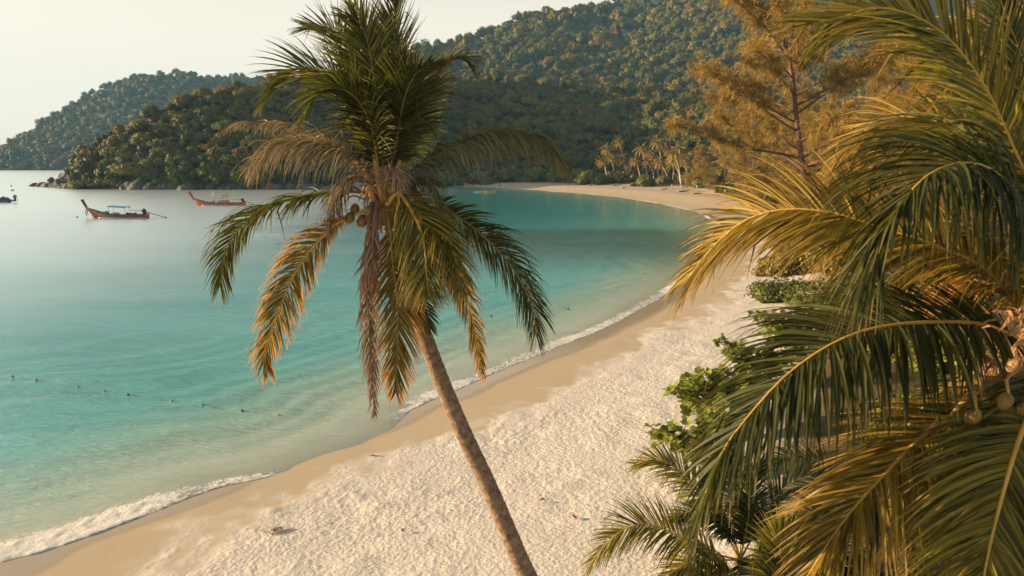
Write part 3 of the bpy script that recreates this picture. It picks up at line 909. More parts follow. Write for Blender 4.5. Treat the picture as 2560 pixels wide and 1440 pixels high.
# ------------------------------------------------------------------ palm fronds
def frond(parent, pts, S, Lmax=0.75, wid=0.035, n=70, droop=0.6, lift=0.25, mat='frond_green', rib='rib_yellow', pet=0.14, a0=62, a1=22,
          jit=0.12, seg=5, rr=0.035, miss=0.02, seed=0, label=None, lprof=None, fold=0.22, tipk=0.35, asym=1.0, clump=0.0, kink=0.10):
    """Feather leaf: midrib through pts; leaflets spread along +-S, lifted along the upper normal and bent by their weight."""
    rs = random.Random(seed * 131 + 7)
    C, Ltot = spline(pts, 60)
    S = np.array(S, dtype=float)
    Tn = np.gradient(C, axis=0); Tn /= np.linalg.norm(Tn, axis=1)[:, None]
    V, F, Cc = [], [], []
    for side in (-1, 1):
        lag = 0.0
        for k in range(n):
            t = pet + (1 - pet) * (k + rs.uniform(-0.35, 0.35)) / (n - 1)
            t = min(max(t, pet), 0.998)
            if rs.random() < miss: continue
            f = t * 59; i = int(f); fr = f - i
            p = C[i] * (1 - fr) + C[min(i + 1, 59)] * fr
            T = Tn[i] * (1 - fr) + Tn[min(i + 1, 59)] * fr
            T = T / np.linalg.norm(T)
            Sv = S - T * (S @ T); Sv /= np.linalg.norm(Sv) + 1e-9
            Nn = np.cross(Sv, T)
            if Nn[2] < -0.05 or (abs(Nn[2]) <= 0.05 and Nn[1] > 0): Nn = -Nn
            q = (t - pet) / (1 - pet)
            prof = (0.55 + 0.45 * smooth_s(q / 0.3)) * (1 - (1 - tipk) * max(0, (q - 0.45) / 0.55) ** 1.6)
            Lf = Lmax * prof * rs.uniform(0.88, 1.08) * (asym if side > 0 else 1.0)
            ang = math.radians(a0 + (a1 - a0) * q ** 1.2 + rs.gauss(0, 4))
            if clump and rs.random() < clump: lag = rs.uniform(-0.25, 0.25)
            lf = lift * (1 - 0.4 * q) + rs.gauss(0, jit * 0.6) + lag
            d = T * math.cos(ang) + (Sv * side * math.cos(lf) + Nn * math.sin(lf)) * math.sin(ang)
            d += np.array([rs.gauss(0, jit), rs.gauss(0, jit), rs.gauss(0, jit)]) * 0.5
            d /= np.linalg.norm(d)
            w0 = wid * rs.uniform(0.8, 1.15) * (0.7 + 0.3 * min(1, q * 5)) * (1 - 0.45 * q)
            tw = rs.gauss(0, 0.35)
            c0 = rs.random()
            st = Lf / seg
            dr = droop * rs.uniform(0.75, 1.3)
            kk = rs.randint(2, seg - 1) if rs.random() < kink else 99
            b = len(V)
            for s_ in range(seg + 1):
                if s_ == kk:
                    d = d + np.array([rs.gauss(0, 0.3), rs.gauss(0, 0.3), -rs.uniform(0.6, 1.8)]); d /= np.linalg.norm(d)
                x = s_ / seg
                wv = T - d * (T @ d); wv /= np.linalg.norm(wv) + 1e-9
                nv = np.cross(d, wv)
                wv2 = wv * math.cos(tw) + nv * math.sin(tw)
                nv2 = np.cross(d, wv2)
                if nv2 @ Nn < 0: nv2 = -nv2
                ww = w0 * 0.5 * (0.55 + 0.45 * min(1, x * 5)) * (1 - x ** 2.2)
                if s_ == seg: ww = 0.0015
                V += [p + wv2 * ww, p - nv2 * ww * fold * 2, p - wv2 * ww]
                Cc += [(c0, x, q, 1)] * 3
                if s_ < seg:
                    F += [(b + s_ * 3, b + s_ * 3 + 1, b + s_ * 3 + 4, b + s_ * 3 + 3), (b + s_ * 3 + 1, b + s_ * 3 + 2, b + s_ * 3 + 5, b + s_ * 3 + 4)]
                p = p + d * st
                d = d + np.array([0, 0, -1]) * dr * st / max(Lmax, 0.2) * (0.6 + x)
                d /= np.linalg.norm(d)
    me = mesh_np('frond', V, F, False, attrs={'leaf': ('FLOAT_COLOR', Cc)})
    o = link('frond', me, M[mat], parent)
    if label: o['label'] = label
    rb = MB()
    m = 26
    R = [max(0.004, rr * (1 - 0.9 * (k / (m - 1)) ** 0.8)) for k in range(m)]
    Cm, _ = spline(pts, m)
    rb.tube(Cm, R, 6)
    r = link('midrib', mesh_np('midrib', rb.V, rb.F, True), M[rib])
    r.parent = o
    return o


def smooth_s(x): x = min(1, max(0, x)); return x * x * (3 - 2 * x)


def px(pl, d0, d1=None, bulge=0.0):
    """Pixel polyline to points whose depth runs from d0 to d1 (bulging by `bulge` in between)."""
    d1 = d0 if d1 is None else d1
    n = len(pl)
    return [tuple(at(u, v, d0 + (d1 - d0) * k / (n - 1) + bulge * math.sin(PI * k / (n - 1)))) for k, (u, v) in enumerate(pl)]


X, YD = (1, 0, 0), (0, 1, 0)
# ---- the leaning coconut palm
DP0 = 12.5
base = at(1372, 1572, DP0 - 0.2)
palm = empty('coconut_palm', base, 'tall leaning coconut palm standing alone on the sand in the middle', 'palm tree', 'coconut palms close to the camera')
tp = px([(1372, 1572), (1345, 1490), (1309, 1420), (1258, 1300), (1212, 1195), (1160, 1085), (1105, 955), (1058, 830), (1020, 720), (985, 600), (966, 520), (960, 450)], DP0 - 0.2, DP0 + 0.1)
tc_, _l = spline(tp, 260)
tm = MB()
rads = []
for i in range(260):
    s_ = i / 259
    r = 0.185 - 0.055 * s_ ** 0.8 + 0.06 * math.exp(-s_ * 22)
    ph = (s_ * 75) % 1.0
    r += 0.010 * (1 - ph) ** 2 + 0.004 * mnoise.noise(Vector((s_ * 40, 0, 0)))
    rads.append(r)
tm.tube([Vector(p) for p in tc_], rads, 20)
tm.C = [(0.5, (i // 20) / 259, 0, 1) for i in range(len(tm.V))]
tm.build('trunk', M['trunk'], palm)

main = [
    # pts, d0, d1, S, Lmax, droop, lift, mat, rib, extras
    ([(957, 455), (905, 300), (862, 215), (810, 180), (752, 170), (700, 192), (662, 245)], 0, -0.5, (0.15, 0.75, 0.65), 0.95, 0.55, 0.15, 'frond_green', 'rib_yellow', dict(n=82, label='arching green frond reaching left')),
    ([(957, 450), (925, 280), (892, 160), (862, 100), (820, 68), (760, 66)], 0.2, 0.9, (0.3, 0.5, 0.8), 0.85, 0.35, 0.2, 'frond_green', 'rib_green', dict(n=78)),
    ([(958, 450), (945, 250), (930, 130), (905, 60), (885, 10)], 0.3, 1.0, (0.95, 0.3, 0), 0.75, 0.15, 0.3, 'frond_olive', 'rib_yellow', dict(n=74)),
    ([(960, 455), (950, 330), (938, 220), (925, 130), (908, 72), (880, 40)], -0.2, -1.0, (1, 0.15, 0), 0.88, 0.75, 0.05, 'frond_dark', 'rib_green', dict(n=84, a0=70, rr=0.04)),
    ([(965, 450), (985, 280), (990, 150), (985, 60), (988, -45)], 0.1, 0.4, (0.9, -0.4, 0), 0.8, 0.12, 0.35, 'frond_dark', 'rib_green', dict(n=80, a0=48)),
    ([(968, 455), (1020, 340), (1060, 250), (1095, 185), (1130, 150), (1160, 150), (1178, 170)], 0.1, -0.2, (0.3, 0.9, 0.3), 0.75, 0.75, 0.1, 'frond_dark', 'rib_green', dict(n=74, rr=0.03)),
    ([(950, 450), (930, 320), (890, 245), (840, 220), (795, 235), (760, 285)], -0.3, -1.3, (0.6, -0.8, 0.3), 0.85, 0.8, 0.1, 'frond_green', 'rib_green', dict(n=78)),
    ([(970, 450), (995, 330), (1010, 250), (1035, 190), (1075, 160)], -0.1, -0.9, (0.8, 0.6, 0), 0.85, 0.6, 0.1, 'frond_dark', 'rib_green', dict(n=78)),
    ([(966, 440), (975, 300), (965, 180), (945, 90)], 0.4, 0.8, (1, 0, 0), 0.8, 0.25, 0.3, 'frond_green', 'rib_green', dict(n=74)),
    ([(962, 450), (1010, 380), (1050, 300), (1080, 240), (1110, 230)], 0.5, 1.2, (0.5, 0.8, 0.2), 0.7, 0.7, 0.1, 'frond_dark', 'rib_green', dict(n=64)),
    # worn side fronds
    ([(945, 455), (880, 385), (800, 338), (740, 318), (680, 306), (620, 306), (566, 322)], 0.4, 1.0, (0.1, 1, 0.1), 0.42, 2.4, 0.1, 'frond_dry', 'rib_brown', dict(n=110, jit=0.3, miss=0.1, wid=0.034, label='worn brown frond reaching furthest left')),
    ([(948, 470), (908, 412), (850, 374), (792, 357), (735, 353), (687, 370), (645, 404)], -0.2, -0.5, (0.15, 1, 0.15), 0.78, 2.6, 0.15, 'frond_dry', 'rib_brown', dict(n=120, jit=0.35, miss=0.1, wid=0.034, tipk=0.5, label='tattered tan frond hanging left of the crown')),
    ([(985, 455), (1064, 405), (1142, 362), (1220, 334), (1297, 331), (1356, 350), (1400, 394)], -0.1, 0.3, (-0.1, 1, 0.1), 0.80, 2.6, 0.1, 'frond_grey', 'rib_green', dict(n=130, jit=0.28, miss=0.05, wid=0.038, tipk=0.6, label='grey green tattered frond reaching right')),
    ([(945, 485), (905, 445), (865, 452), (838, 500), (828, 575)], -0.35, -0.6, (0.3, 1, 0.15), 0.5, 2.6, 0.1, 'frond_dry', 'rib_brown', dict(n=70, jit=0.4, miss=0.1, wid=0.03)),
    ([(985, 480), (1020, 455), (1065, 458), (1100, 500)], -0.3, -0.5, (-0.2, 1, 0.15), 0.5, 2.6, 0.1, 'frond_grey', 'rib_brown', dict(n=60, jit=0.35, miss=0.1, wid=0.03)),
    ([(960, 480), (968, 440), (985, 425), (1005, 470)], -0.5, -0.9, (1, 0.3, 0.1), 0.35, 2.2, 0.1, 'frond_dry', 'rib_brown', dict(n=40, jit=0.4, wid=0.03)),
    # lower skirt
    ([(935, 485), (840, 477), (737, 496), (672, 515), (630, 540), (592, 580), (563, 634), (550, 715)], -0.1, -0.6, (0.75, 0.75, 0.15), 0.72, 1.5, 0.2, 'frond_green', 'rib_green', dict(n=92, tipk=0.45, label='long green frond drooping to the left')),
    ([(930, 520), (880, 540), (843, 558), (800, 597), (756, 650), (713, 735), (680, 828), (662, 880), (668, 925)], -0.3, -1.0, (0.75, 0.6, 0.2), 0.62, 1.3, 0.1, 'frond_orange', 'rib_yellow', dict(n=94, tipk=0.4, label='drooping frond with orange tips at lower left')),
    ([(968, 510), (995, 483), (1025, 520), (1051, 573), (1062, 625), (1066, 681), (1071, 735)], -0.4, -1.5, (1, 0.1, 0.1), 0.85, 0.9, -0.05, 'frond_olive', 'rib_yellow', dict(n=84, a0=52, a1=20, rr=0.045, tipk=0.3, label='broad olive frond bowed forward over the trunk')),
    ([(1040, 495), (1103, 515), (1168, 556), (1232, 612), (1284, 673), (1318, 733), (1335, 785), (1340, 840)], 0, -0.5, (0.75, -0.7, 0.2), 0.74, 1.2, 0.1, 'frond_dark', 'rib_green', dict(n=92, tipk=0.45, label='dark frond drooping to the right')),
    ([(1000, 520), (1060, 565), (1112, 634), (1146, 698), (1172, 767), (1189, 836), (1206, 930)], 0.4, 0.2, (0.5, 0.85, 0.1), 0.52, 1.6, 0.1, 'frond_orange', 'rib_yellow', dict(n=86, tipk=0.4, label='narrow orange edged frond hanging right of the trunk')),
    ([(970, 530), (978, 600), (984, 672), (991, 720), (995, 790), (994, 870), (990, 980)], -0.3, -0.9, (1, 0.1, 0), 0.62, 0.5, 0.0, 'frond_orange', 'rib_green', dict(n=90, a0=50, a1=18, tipk=0.4, label='frond hanging straight down in front')),
    ([(985, 560), (1000, 640), (1030, 720), (1060, 780), (1075, 820)], -0.2, -0.4, (1, 0.2, 0), 0.45, 0.6, 0.0, 'frond_dark', 'rib_brown', dict(n=52, a0=48)),
    ([(990, 510), (1060, 520), (1110, 580), (1140, 650), (1150, 720)], -0.3, -1.2, (0.7, 0.7, 0), 0.7, 1.0, 0.0, 'frond_olive', 'rib_yellow', dict(n=70)),
    ([(945, 515), (935, 570), (932, 640), (938, 720)], -0.4, -0.6, (1, 0.4, 0), 0.45, 2.2, -0.3, 'frond_dead', 'rib_brown', dict(n=50, a0=26, a1=14, jit=0.3, wid=0.045)),
    ([(935, 520), (915, 600), (914, 680), (918, 741), (926, 870), (935, 1035)], -0.35, -0.5, (1, 0.4, 0), 0.52, 2.2, -0.3, 'frond_dead', 'rib_brown', dict(n=100, a0=32, a1=16, jit=0.3, miss=0.1, wid=0.034, pet=0.2, label='dead collapsed frond hanging straight down')),
]
for i, (pl, a_, b_, S, Lm, dr, lf, mt, rb_, ex) in enumerate(main):
    ex = dict(ex)
    ex['n'] = int(ex['n'] * (1.55 if pl[-1][1] < 300 else 1.45)); Lm *= (1.2 if pl[-1][1] < 300 else 1.32) if mt not in ('frond_dry', 'frond_grey', 'frond_dead') else 1.28 if mt != 'frond_dead' else 1.0; ex.setdefault('pet', 0.1)
    ex.setdefault('wid', 0.042); ex.setdefault('kink', 0.06); ex.setdefault('rr', 0.034); ex.setdefault('clump', 0.12)
    frond(palm, px(pl, DP0 + a_ * 0.9, DP0 + b_ * 0.9), S, Lm, droop=dr, lift=lf, mat=mt, rib=rb_, seed=i + 1, **ex)

# crown heart: petiole bases, fibre, spathes, coconuts
hub = at(962, 470, DP0)
fb = MB()
hr = random.Random(2)
for k in range(70):
    a = hr.uniform(0, 2 * PI)
    z0 = hr.uniform(-0.55, 0.35)
    st = hub + Vector((math.cos(a) * 0.16, math.sin(a) * 0.16, z0))
    out = Vector((math.cos(a), math.sin(a), hr.uniform(-0.4, 0.6))) * hr.uniform(0.15, 0.4)
    mid = st + out * 0.6 + Vector((0, 0, 0.04)); end = st + out + Vector((hr.uniform(-.06, .06), hr.uniform(-.06, .06), -hr.uniform(0.1, 0.4)))
    w = hr.uniform(0.008, 0.045)
    side = Vector((-math.sin(a), math.cos(a), 0)) * w
    fb.add([st - side, st + side, mid + side, mid - side, end + side * 0.4, end - side * 0.4], [(0, 1, 2, 3), (3, 2, 4, 5)])
fb.ball(hub + Vector((0, 0, -0.2)), (0.25, 0.25, 0.5), 14, 10, 0.3)
fb.build('fibre_sheath', M['sheath'], palm, smooth=False)
for (u, v, u2, v2, d_) in [(935, 500, 905, 395, -0.3), (950, 480, 935, 385, -0.3), (975, 470, 1000, 400, -0.2)]:
    pb = MB(); c_, _ = spline([at(960, 520, DP0), at(u, v, DP0 + d_), at(u2, v2, DP0 + d_)], 10)
    pb.tube([Vector(q) for q in c_], [0.065 - 0.003 * k for k in range(10)], 8)
    pb.build('leaf_stalk', M['petiole'], palm)


def coconut(parent, c, r, mat, tilt=0.3, seed=0):
    b = MB(); rs = random.Random(seed)
    rot = Matrix.Rotation(tilt, 3, 'Y') @ Matrix.Rotation(rs.uniform(-0.4, 0.4), 3, 'X')
    b.ball(c, (r, r, r * 1.28), 14, 10, 0.08, rot)
    top = rot @ Vector((0, 0, r * 1.2)) + Vector(c)
    b.ball(top, (r * 0.34, r * 0.34, r * 0.2), 8, 5, 0, rot)
    return b.build('coconut', mat, parent)


for k, (u, v, r) in enumerate([(887, 524, 0.085), (905, 553, 0.095), (978, 467, 0.085), (1030, 478, 0.09), (875, 545, 0.085), (922, 528, 0.08), (1048, 505, 0.10), (1010, 492, 0.10)]):
    coconut(palm, at(u, v, DP0 - 0.30 - 0.02 * k), r, M['coconut'] if k not in (2,) else M['coconut_yellow'], 0.3, k)
for (pl, w) in [([(930, 505), (922, 560), (928, 615)], 0.05), ([(945, 505), (938, 545), (945, 600)], 0.06), ([(1050, 500), (1070, 520), (1090, 548)], 0.06), ([(905, 480), (880, 470), (850, 500)], 0.02), ([(915, 500), (880, 490), (855, 515)], 0.015)]:
    sb = MB(); c_, _ = spline(px(pl, DP0 - 0.4), 9)
    sb.tube([Vector(q) for q in c_], [w * (0.35 + 0.9 * math.sin(PI * (0.15 + 0.85 * k / 8))) * (1 - 0.6 * k / 8) for k in range(9)], 8)
    sb.build('spathe', M['spathe'], palm)

# ---- big coconut palm at the right edge
DR = 5.5
hubA = at(2625, 900, DR)
gx = Vector((hubA.x + 0.5, hubA.y + 0.1, 0))
gz = float(land_z(np.array([[gx.x, gx.y]]))[0])
palmA = empty('coconut_palm', (gx.x, gx.y, gz), 'big coconut palm at the right edge with yellow coconuts and large golden fronds', 'palm tree', 'coconut palms close to the camera')
tm = MB(); c_, _ = spline([Vector((gx.x, gx.y, gz - 0.2)), (Vector((gx.x, gx.y, gz)) + hubA) * 0.5 + Vector((0.12, 0, 0)), hubA], 90)
tm.tube([Vector(q) for q in c_], [0.2 - 0.0006 * k + 0.008 * (1 - (k / 90 * 40) % 1) for k in range(90)], 16)
tm.C = [(0.5, (i // 16) / 89, 0, 1) for i in range(len(tm.V))]
tm.build('trunk', M['trunk'], palmA)
hb = (2610, 890)
right = [
    # the long frond across the middle right
    ([hb, (2480, 818), (2340, 806), (2190, 820), (2080, 860), (1970, 935), (1880, 1030), (1800, 1140), (1745, 1290)], 5.5, 4.6, (0.35, 0.9, 0.35), 0.98, 1.05, 0.12, 'frond_dark', 'rib_yellow', dict(n=104, wid=0.056, rr=0.028, tipk=0.36, a0=66, a1=30, label='long frond arching across with dark hanging leaflets')),
    # the pale frond pointing left
    ([hb, (2480, 690), (2340, 615), (2205, 570), (2060, 528), (1940, 526), (1850, 558), (1770, 630), (1715, 705)], 5.6, 6.9, (0.25, 0.72, 0.65), 0.92, 0.7, 0.15, 'frond_gold', 'rib_yellow', dict(n=100, wid=0.046, rr=0.028, tipk=0.5, a0=62, a1=28, label='pale golden frond pointing left over the beach')),
    # the arch with dark hanging leaflets
    ([hb, (2600, 640), (2550, 495), (2480, 425), (2400, 408), (2310, 445), (2235, 540), (2180, 660)], 5.4, 4.7, (0.45, 0.85, 0.25), 1.05, 1.7, 0.15, 'frond_dark', 'rib_yellow', dict(n=120, wid=0.05, rr=0.026, tipk=0.6, a0=74, a1=34, clump=0.25, label='arched frond with leaflets hanging like a curtain')),
    # tall frond at the top right
    ([hb, (2600, 560), (2530, 365), (2460, 215), (2370, 95), (2275, 35), (2180, 20), (2075, 55)], 5.6, 5.9, (0.45, 0.45, 0.8), 1.0, 0.42, 0.1, 'frond_olive', 'rib_yellow', dict(n=100, wid=0.05, rr=0.034, tipk=0.5, a0=66, a1=26, label='tall frond curving over at the top right')),
    # small golden one behind
    ([hb, (2560, 560), (2460, 380), (2380, 318), (2290, 293), (2210, 305), (2140, 345), (2085, 405)], 6.2, 7.4, (0.3, 0.75, 0.6), 0.78, 0.7, 0.15, 'frond_gold', 'rib_yellow', dict(n=86, wid=0.045, rr=0.026, tipk=0.5)),
    # upright at the corner
    ([hb, (2650, 500), (2590, 240), (2530, 80), (2480, -60)], 6.0, 7.2, (0.9, 0.3, 0.3), 0.85, 0.5, 0.15, 'frond_green', 'rib_yellow', dict(n=84, wid=0.05, rr=0.03)),
    ([hb, (2680, 480), (2660, 260), (2610, 90), (2550, -30)], 6.6, 8.0, (0.7, 0.7, 0.1), 0.9, 0.7, 0.1, 'frond_dark', 'rib_green', dict(n=84, wid=0.05)),
    ([hb, (2640, 660), (2600, 520), (2540, 440), (2450, 410)], 6.8, 7.6, (0.6, 0.8, 0.1), 0.8, 1.0, 0.1, 'frond_dark', 'rib_green', dict(n=80, wid=0.05)),
    ([hb, (2600, 760), (2520, 660), (2430, 610), (2330, 640), (2260, 720)], 6.2, 6.8, (0.4, 0.9, 0.1), 0.8, 1.3, 0.1, 'frond_green', 'rib_yellow', dict(n=84, wid=0.05, clump=0.25)),
    ([hb, (2580, 740), (2490, 690), (2400, 700), (2310, 750)], 6.6, 7.6, (0.4, 0.9, 0.1), 0.75, 1.6, 0.0, 'frond_orange', 'rib_yellow', dict(n=74, wid=0.045, jit=0.25)),
    # lower fronds
    ([hb, (2480, 990), (2320, 1082), (2220, 1178), (2120, 1290), (2020, 1440), (1960, 1560)], 5.3, 4.3, (0.55, 0.75, 0.55), 0.8, 0.55, -0.05, 'frond_gold', 'rib_yellow', dict(n=96, wid=0.046, rr=0.03, tipk=0.4, a0=50, a1=22, label='golden frond slanting down at the lower right')),
    ([hb, (2590, 990), (2540, 1120), (2490, 1300), (2460, 1440), (2440, 1600)], 5.0, 3.9, (0.95, 0.2, 0.3), 0.85, 0.75, -0.05, 'frond_olive', 'rib_yellow', dict(n=92, wid=0.045, rr=0.03, tipk=0.45, a0=58, a1=26, label='olive frond hanging down in the bottom right corner')),
    ([hb, (2500, 1060), (2400, 1160), (2330, 1300), (2290, 1440), (2270, 1560)], 5.8, 5.4, (0.8, 0.6, 0.1), 0.7, 1.0, 0.0, 'frond_dark', 'rib_green', dict(n=84, wid=0.045)),
    ([hb, (2480, 930), (2380, 960), (2290, 1040), (2220, 1150), (2170, 1300)], 6.3, 6.3, (0.4, 0.9, 0.1), 0.7, 1.3, 0.0, 'frond_dark', 'rib_green', dict(n=84, wid=0.045)),
    ([hb, (2560, 1080), (2590, 1240), (2620, 1440)], 4.9, 4.4, (0.9, 0.3, 0.3), 0.8, 0.8, 0.0, 'frond_green', 'rib_yellow', dict(n=70, wid=0.045)),
    ([hb, (2520, 900), (2450, 930), (2400, 1010), (2370, 1120)], 5.9, 5.9, (0.3, 0.9, 0.1), 0.4, 2.4, 0.0, 'frond_dry', 'rib_brown', dict(n=60, jit=0.35, wid=0.035)),
]
for i, (pl, d0, d1, S, Lm, dr, lf, mt, rb_, ex) in enumerate(right):
    ex['n'] = int(ex['n'] * 2.05); ex['wid'] = ex.get('wid', 0.05) * 0.82; Lm *= 1.05
    frond(palmA, px(pl, d0, d1), S, Lm, droop=dr, lift=lf, mat=mt, rib=rb_, seed=40 + i, seg=6, pet=ex.pop('pet', 0.1), **ex)
for k, (u, v, r) in enumerate([(2432, 1042, 0.048), (2512, 1003, 0.052), (2562, 1020, 0.052), (2534, 914, 0.045)]):
    cc0 = at(u, v, 4.62 + 0.04 * k)
    coconut(palmA, cc0, r, M['coconut_gold'] if k < 3 else M['sheath'], 0.5, 20 + k)
    sb = MB(); c_, _ = spline([cc0 + Vector((0.02, 0, r)), cc0 + Vector((0.09, 0.12, r + 0.09)), cc0.lerp(hubA, 0.6) + Vector((0, 0, 0.08)), hubA], 12)
    sb.tube([Vector(q) for q in c_], [0.010 + 0.001 * j for j in range(12)], 6)
    sb.build('fruit_stalk', M['petiole'], palmA)
fb = MB()
for k in range(170):
    u, v = hr.uniform(2465, 2680), hr.uniform(690, 1060)
    st = at(u, v, hr.uniform(5.1, 6.0))
    dv_ = Vector((hr.uniform(-0.22, 0.02), hr.uniform(-0.1, 0.1), hr.uniform(-0.28, 0.12)))
    side = Vector((hr.uniform(-1, 1), hr.uniform(-1, 1), hr.uniform(-1, 1))).normalized() * hr.uniform(0.003, 0.022)
    m1 = st + dv_ * 0.5 + Vector((0, 0, 0.02))
    fb.add([st - side, st + side, m1 + side, m1 - side, st + dv_ + side * 0.3, st + dv_ - side * 0.3], [(0, 1, 2, 3), (3, 2, 4, 5)])
fb.ball(at(2640, 860, 5.6), (0.3, 0.3, 0.55), 14, 10, 0.3)
fb.build('fibre_sheath', M['sheath'], palmA, smooth=False)
sb = MB(); c_, _ = spline(px([(2590, 920), (2500, 950), (2430, 985), (2370, 1050)], 5.0, 4.9), 9)
sb.tube([Vector(q) for q in c_], [0.035, 0.045, 0.05, 0.048, 0.042, 0.036, 0.028, 0.02, 0.01], 8)
sb.build('spathe', M['petiole'], palmA)


# ---- young palms on the sand below it
def young_palm(hub_px, depth, fr, label, seed, matdefault='frond_green'):
    h = at(hub_px[0], hub_px[1], depth)
    gz = float(land_z(np.array([[h.x, h.y]]))[0])
    o = empty('young_palm', (h.x, h.y, gz), label, 'palm tree', 'young palms at the edge of the sand')
    t = MB(); t.tube([(h.x + 0.05, h.y, gz - 0.1), (h.x + 0.03, h.y, (gz + h.z) / 2), (h.x, h.y, h.z)], [0.17, 0.13, 0.10], 10)
    t.C = [(0.5, (i // 10) / 8, 0, 1) for i in range(len(t.V))]
    t.build('trunk', M['trunk'], o)
    for i, (pl, d1, S, Lm, dr, mt, lf) in enumerate(fr):
        frond(o, px([hub_px] + pl, depth, d1), S, Lm, droop=dr, lift=lf, mat=mt, rib='rib_yellow' if 'dark' not in mt else 'rib_green', seed=seed + i, n=118, wid=0.046, rr=0.025, pet=0.16, tipk=0.4)
    return o


young_palm((1850, 1400), 13.2, [
    ([(1790, 1385), (1715, 1352), (1650, 1318), (1590, 1312), (1530, 1345), (1475, 1410)], 12.6, (0.3, 0.75, 0.6), 0.9, 0.6, 'frond_young', 0.15),
    ([(1800, 1310), (1740, 1220), (1690, 1170), (1640, 1148), (1590, 1160)], 13.8, (0.3, 0.65, 0.7), 0.8, 0.55, 'frond_young', 0.15),
    ([(1850, 1300), (1830, 1200), (1800, 1140), (1760, 1110)], 14.2, (0.8, 0.5, 0.2), 0.8, 0.6, 'frond_young', 0.15),
    ([(1900, 1310), (1950, 1230), (2020, 1190), (2110, 1190)], 13.5, (0.2, 0.8, 0.5), 0.75, 0.7, 'frond_dark', 0.15),
    ([(1920, 1370), (2000, 1330), (2070, 1350), (2110, 1420)], 12.8, (0.1, 0.9, 0.3), 0.7, 0.8, 'frond_dark', 0.1),
    ([(1830, 1430), (1780, 1440), (1720, 1480), (1690, 1560)], 12.2, (0.7, 0.6, 0.3), 0.7, 0.8, 'frond_young', 0.1),
    ([(1870, 1300), (1880, 1210), (1900, 1150)], 13.2, (1, 0.2, 0), 0.7, 0.4, 'frond_dark', 0.2),
    ([(1880, 1400), (1880, 1440), (1870, 1520)], 11.8, (1, 0.1, 0), 0.7, 0.7, 'frond_green', 0.0),
    ([(1800, 1400), (1740, 1400), (1670, 1440), (1640, 1500)], 12.4, (0.4, 0.9, 0.2), 0.8, 0.8, 'frond_young', 0.1),
    ([(1830, 1340), (1780, 1290), (1720, 1280), (1670, 1300)], 13.4, (0.4, 0.9, 0.2), 0.7, 0.8, 'frond_dark', 0.1),
], 'young palm with low spreading fronds on the sand at the bottom', 70)
young_palm((2010, 1500), 9.0, [
    ([(1975, 1440), (1950, 1385), (1960, 1345), (2010, 1315)], 9.4, (0.85, 0.3, 0.45), 0.6, 0.3, 'frond_young', 0.2),
    ([(2060, 1400), (2120, 1330), (2190, 1310)], 9.6, (0.3, 0.9, 0.2), 0.6, 0.8, 'frond_dark', 0.1),
    ([(1980, 1470), (1930, 1450), (1880, 1480)], 8.8, (0.3, 0.9, 0.3), 0.55, 0.8, 'frond_young', 0.1),
    ([(2080, 1460), (2160, 1430), (2240, 1460)], 9.2, (0.3, 0.9, 0.3), 0.6, 0.8, 'frond_dark', 0.1),
], 'small young palm with a curled golden frond under the slanting frond', 90)
young_palm((2150, 1290), 15.5, [
    ([(2100, 1210), (2040, 1150), (1970, 1140), (1910, 1170)], 15.0, (0.2, 0.8, 0.5), 0.75, 0.7, 'frond_dark', 0.1),
    ([(2170, 1180), (2150, 1090), (2100, 1030)], 16.2, (0.9, 0.3, 0.2), 0.75, 0.6, 'frond_green', 0.1),
    ([(2230, 1200), (2300, 1150), (2390, 1170)], 15.8, (0.2, 0.9, 0.3), 0.75, 0.7, 'frond_dark', 0.1),
    ([(2090, 1300), (2030, 1280), (1960, 1320)], 14.6, (0.2, 0.9, 0.3), 0.75, 0.9, 'frond_dark', 0.1),
    ([(2230, 1290), (2300, 1290), (2360, 1350)], 14.8, (0.2, 0.9, 0.3), 0.75, 0.9, 'frond_dark', 0.1),
    ([(2150, 1340), (2140, 1400), (2130, 1480)], 14.0, (1, 0.2, 0), 0.75, 0.7, 'frond_green', 0.1),
], 'young palm in deep shade behind the long hanging frond', 110)


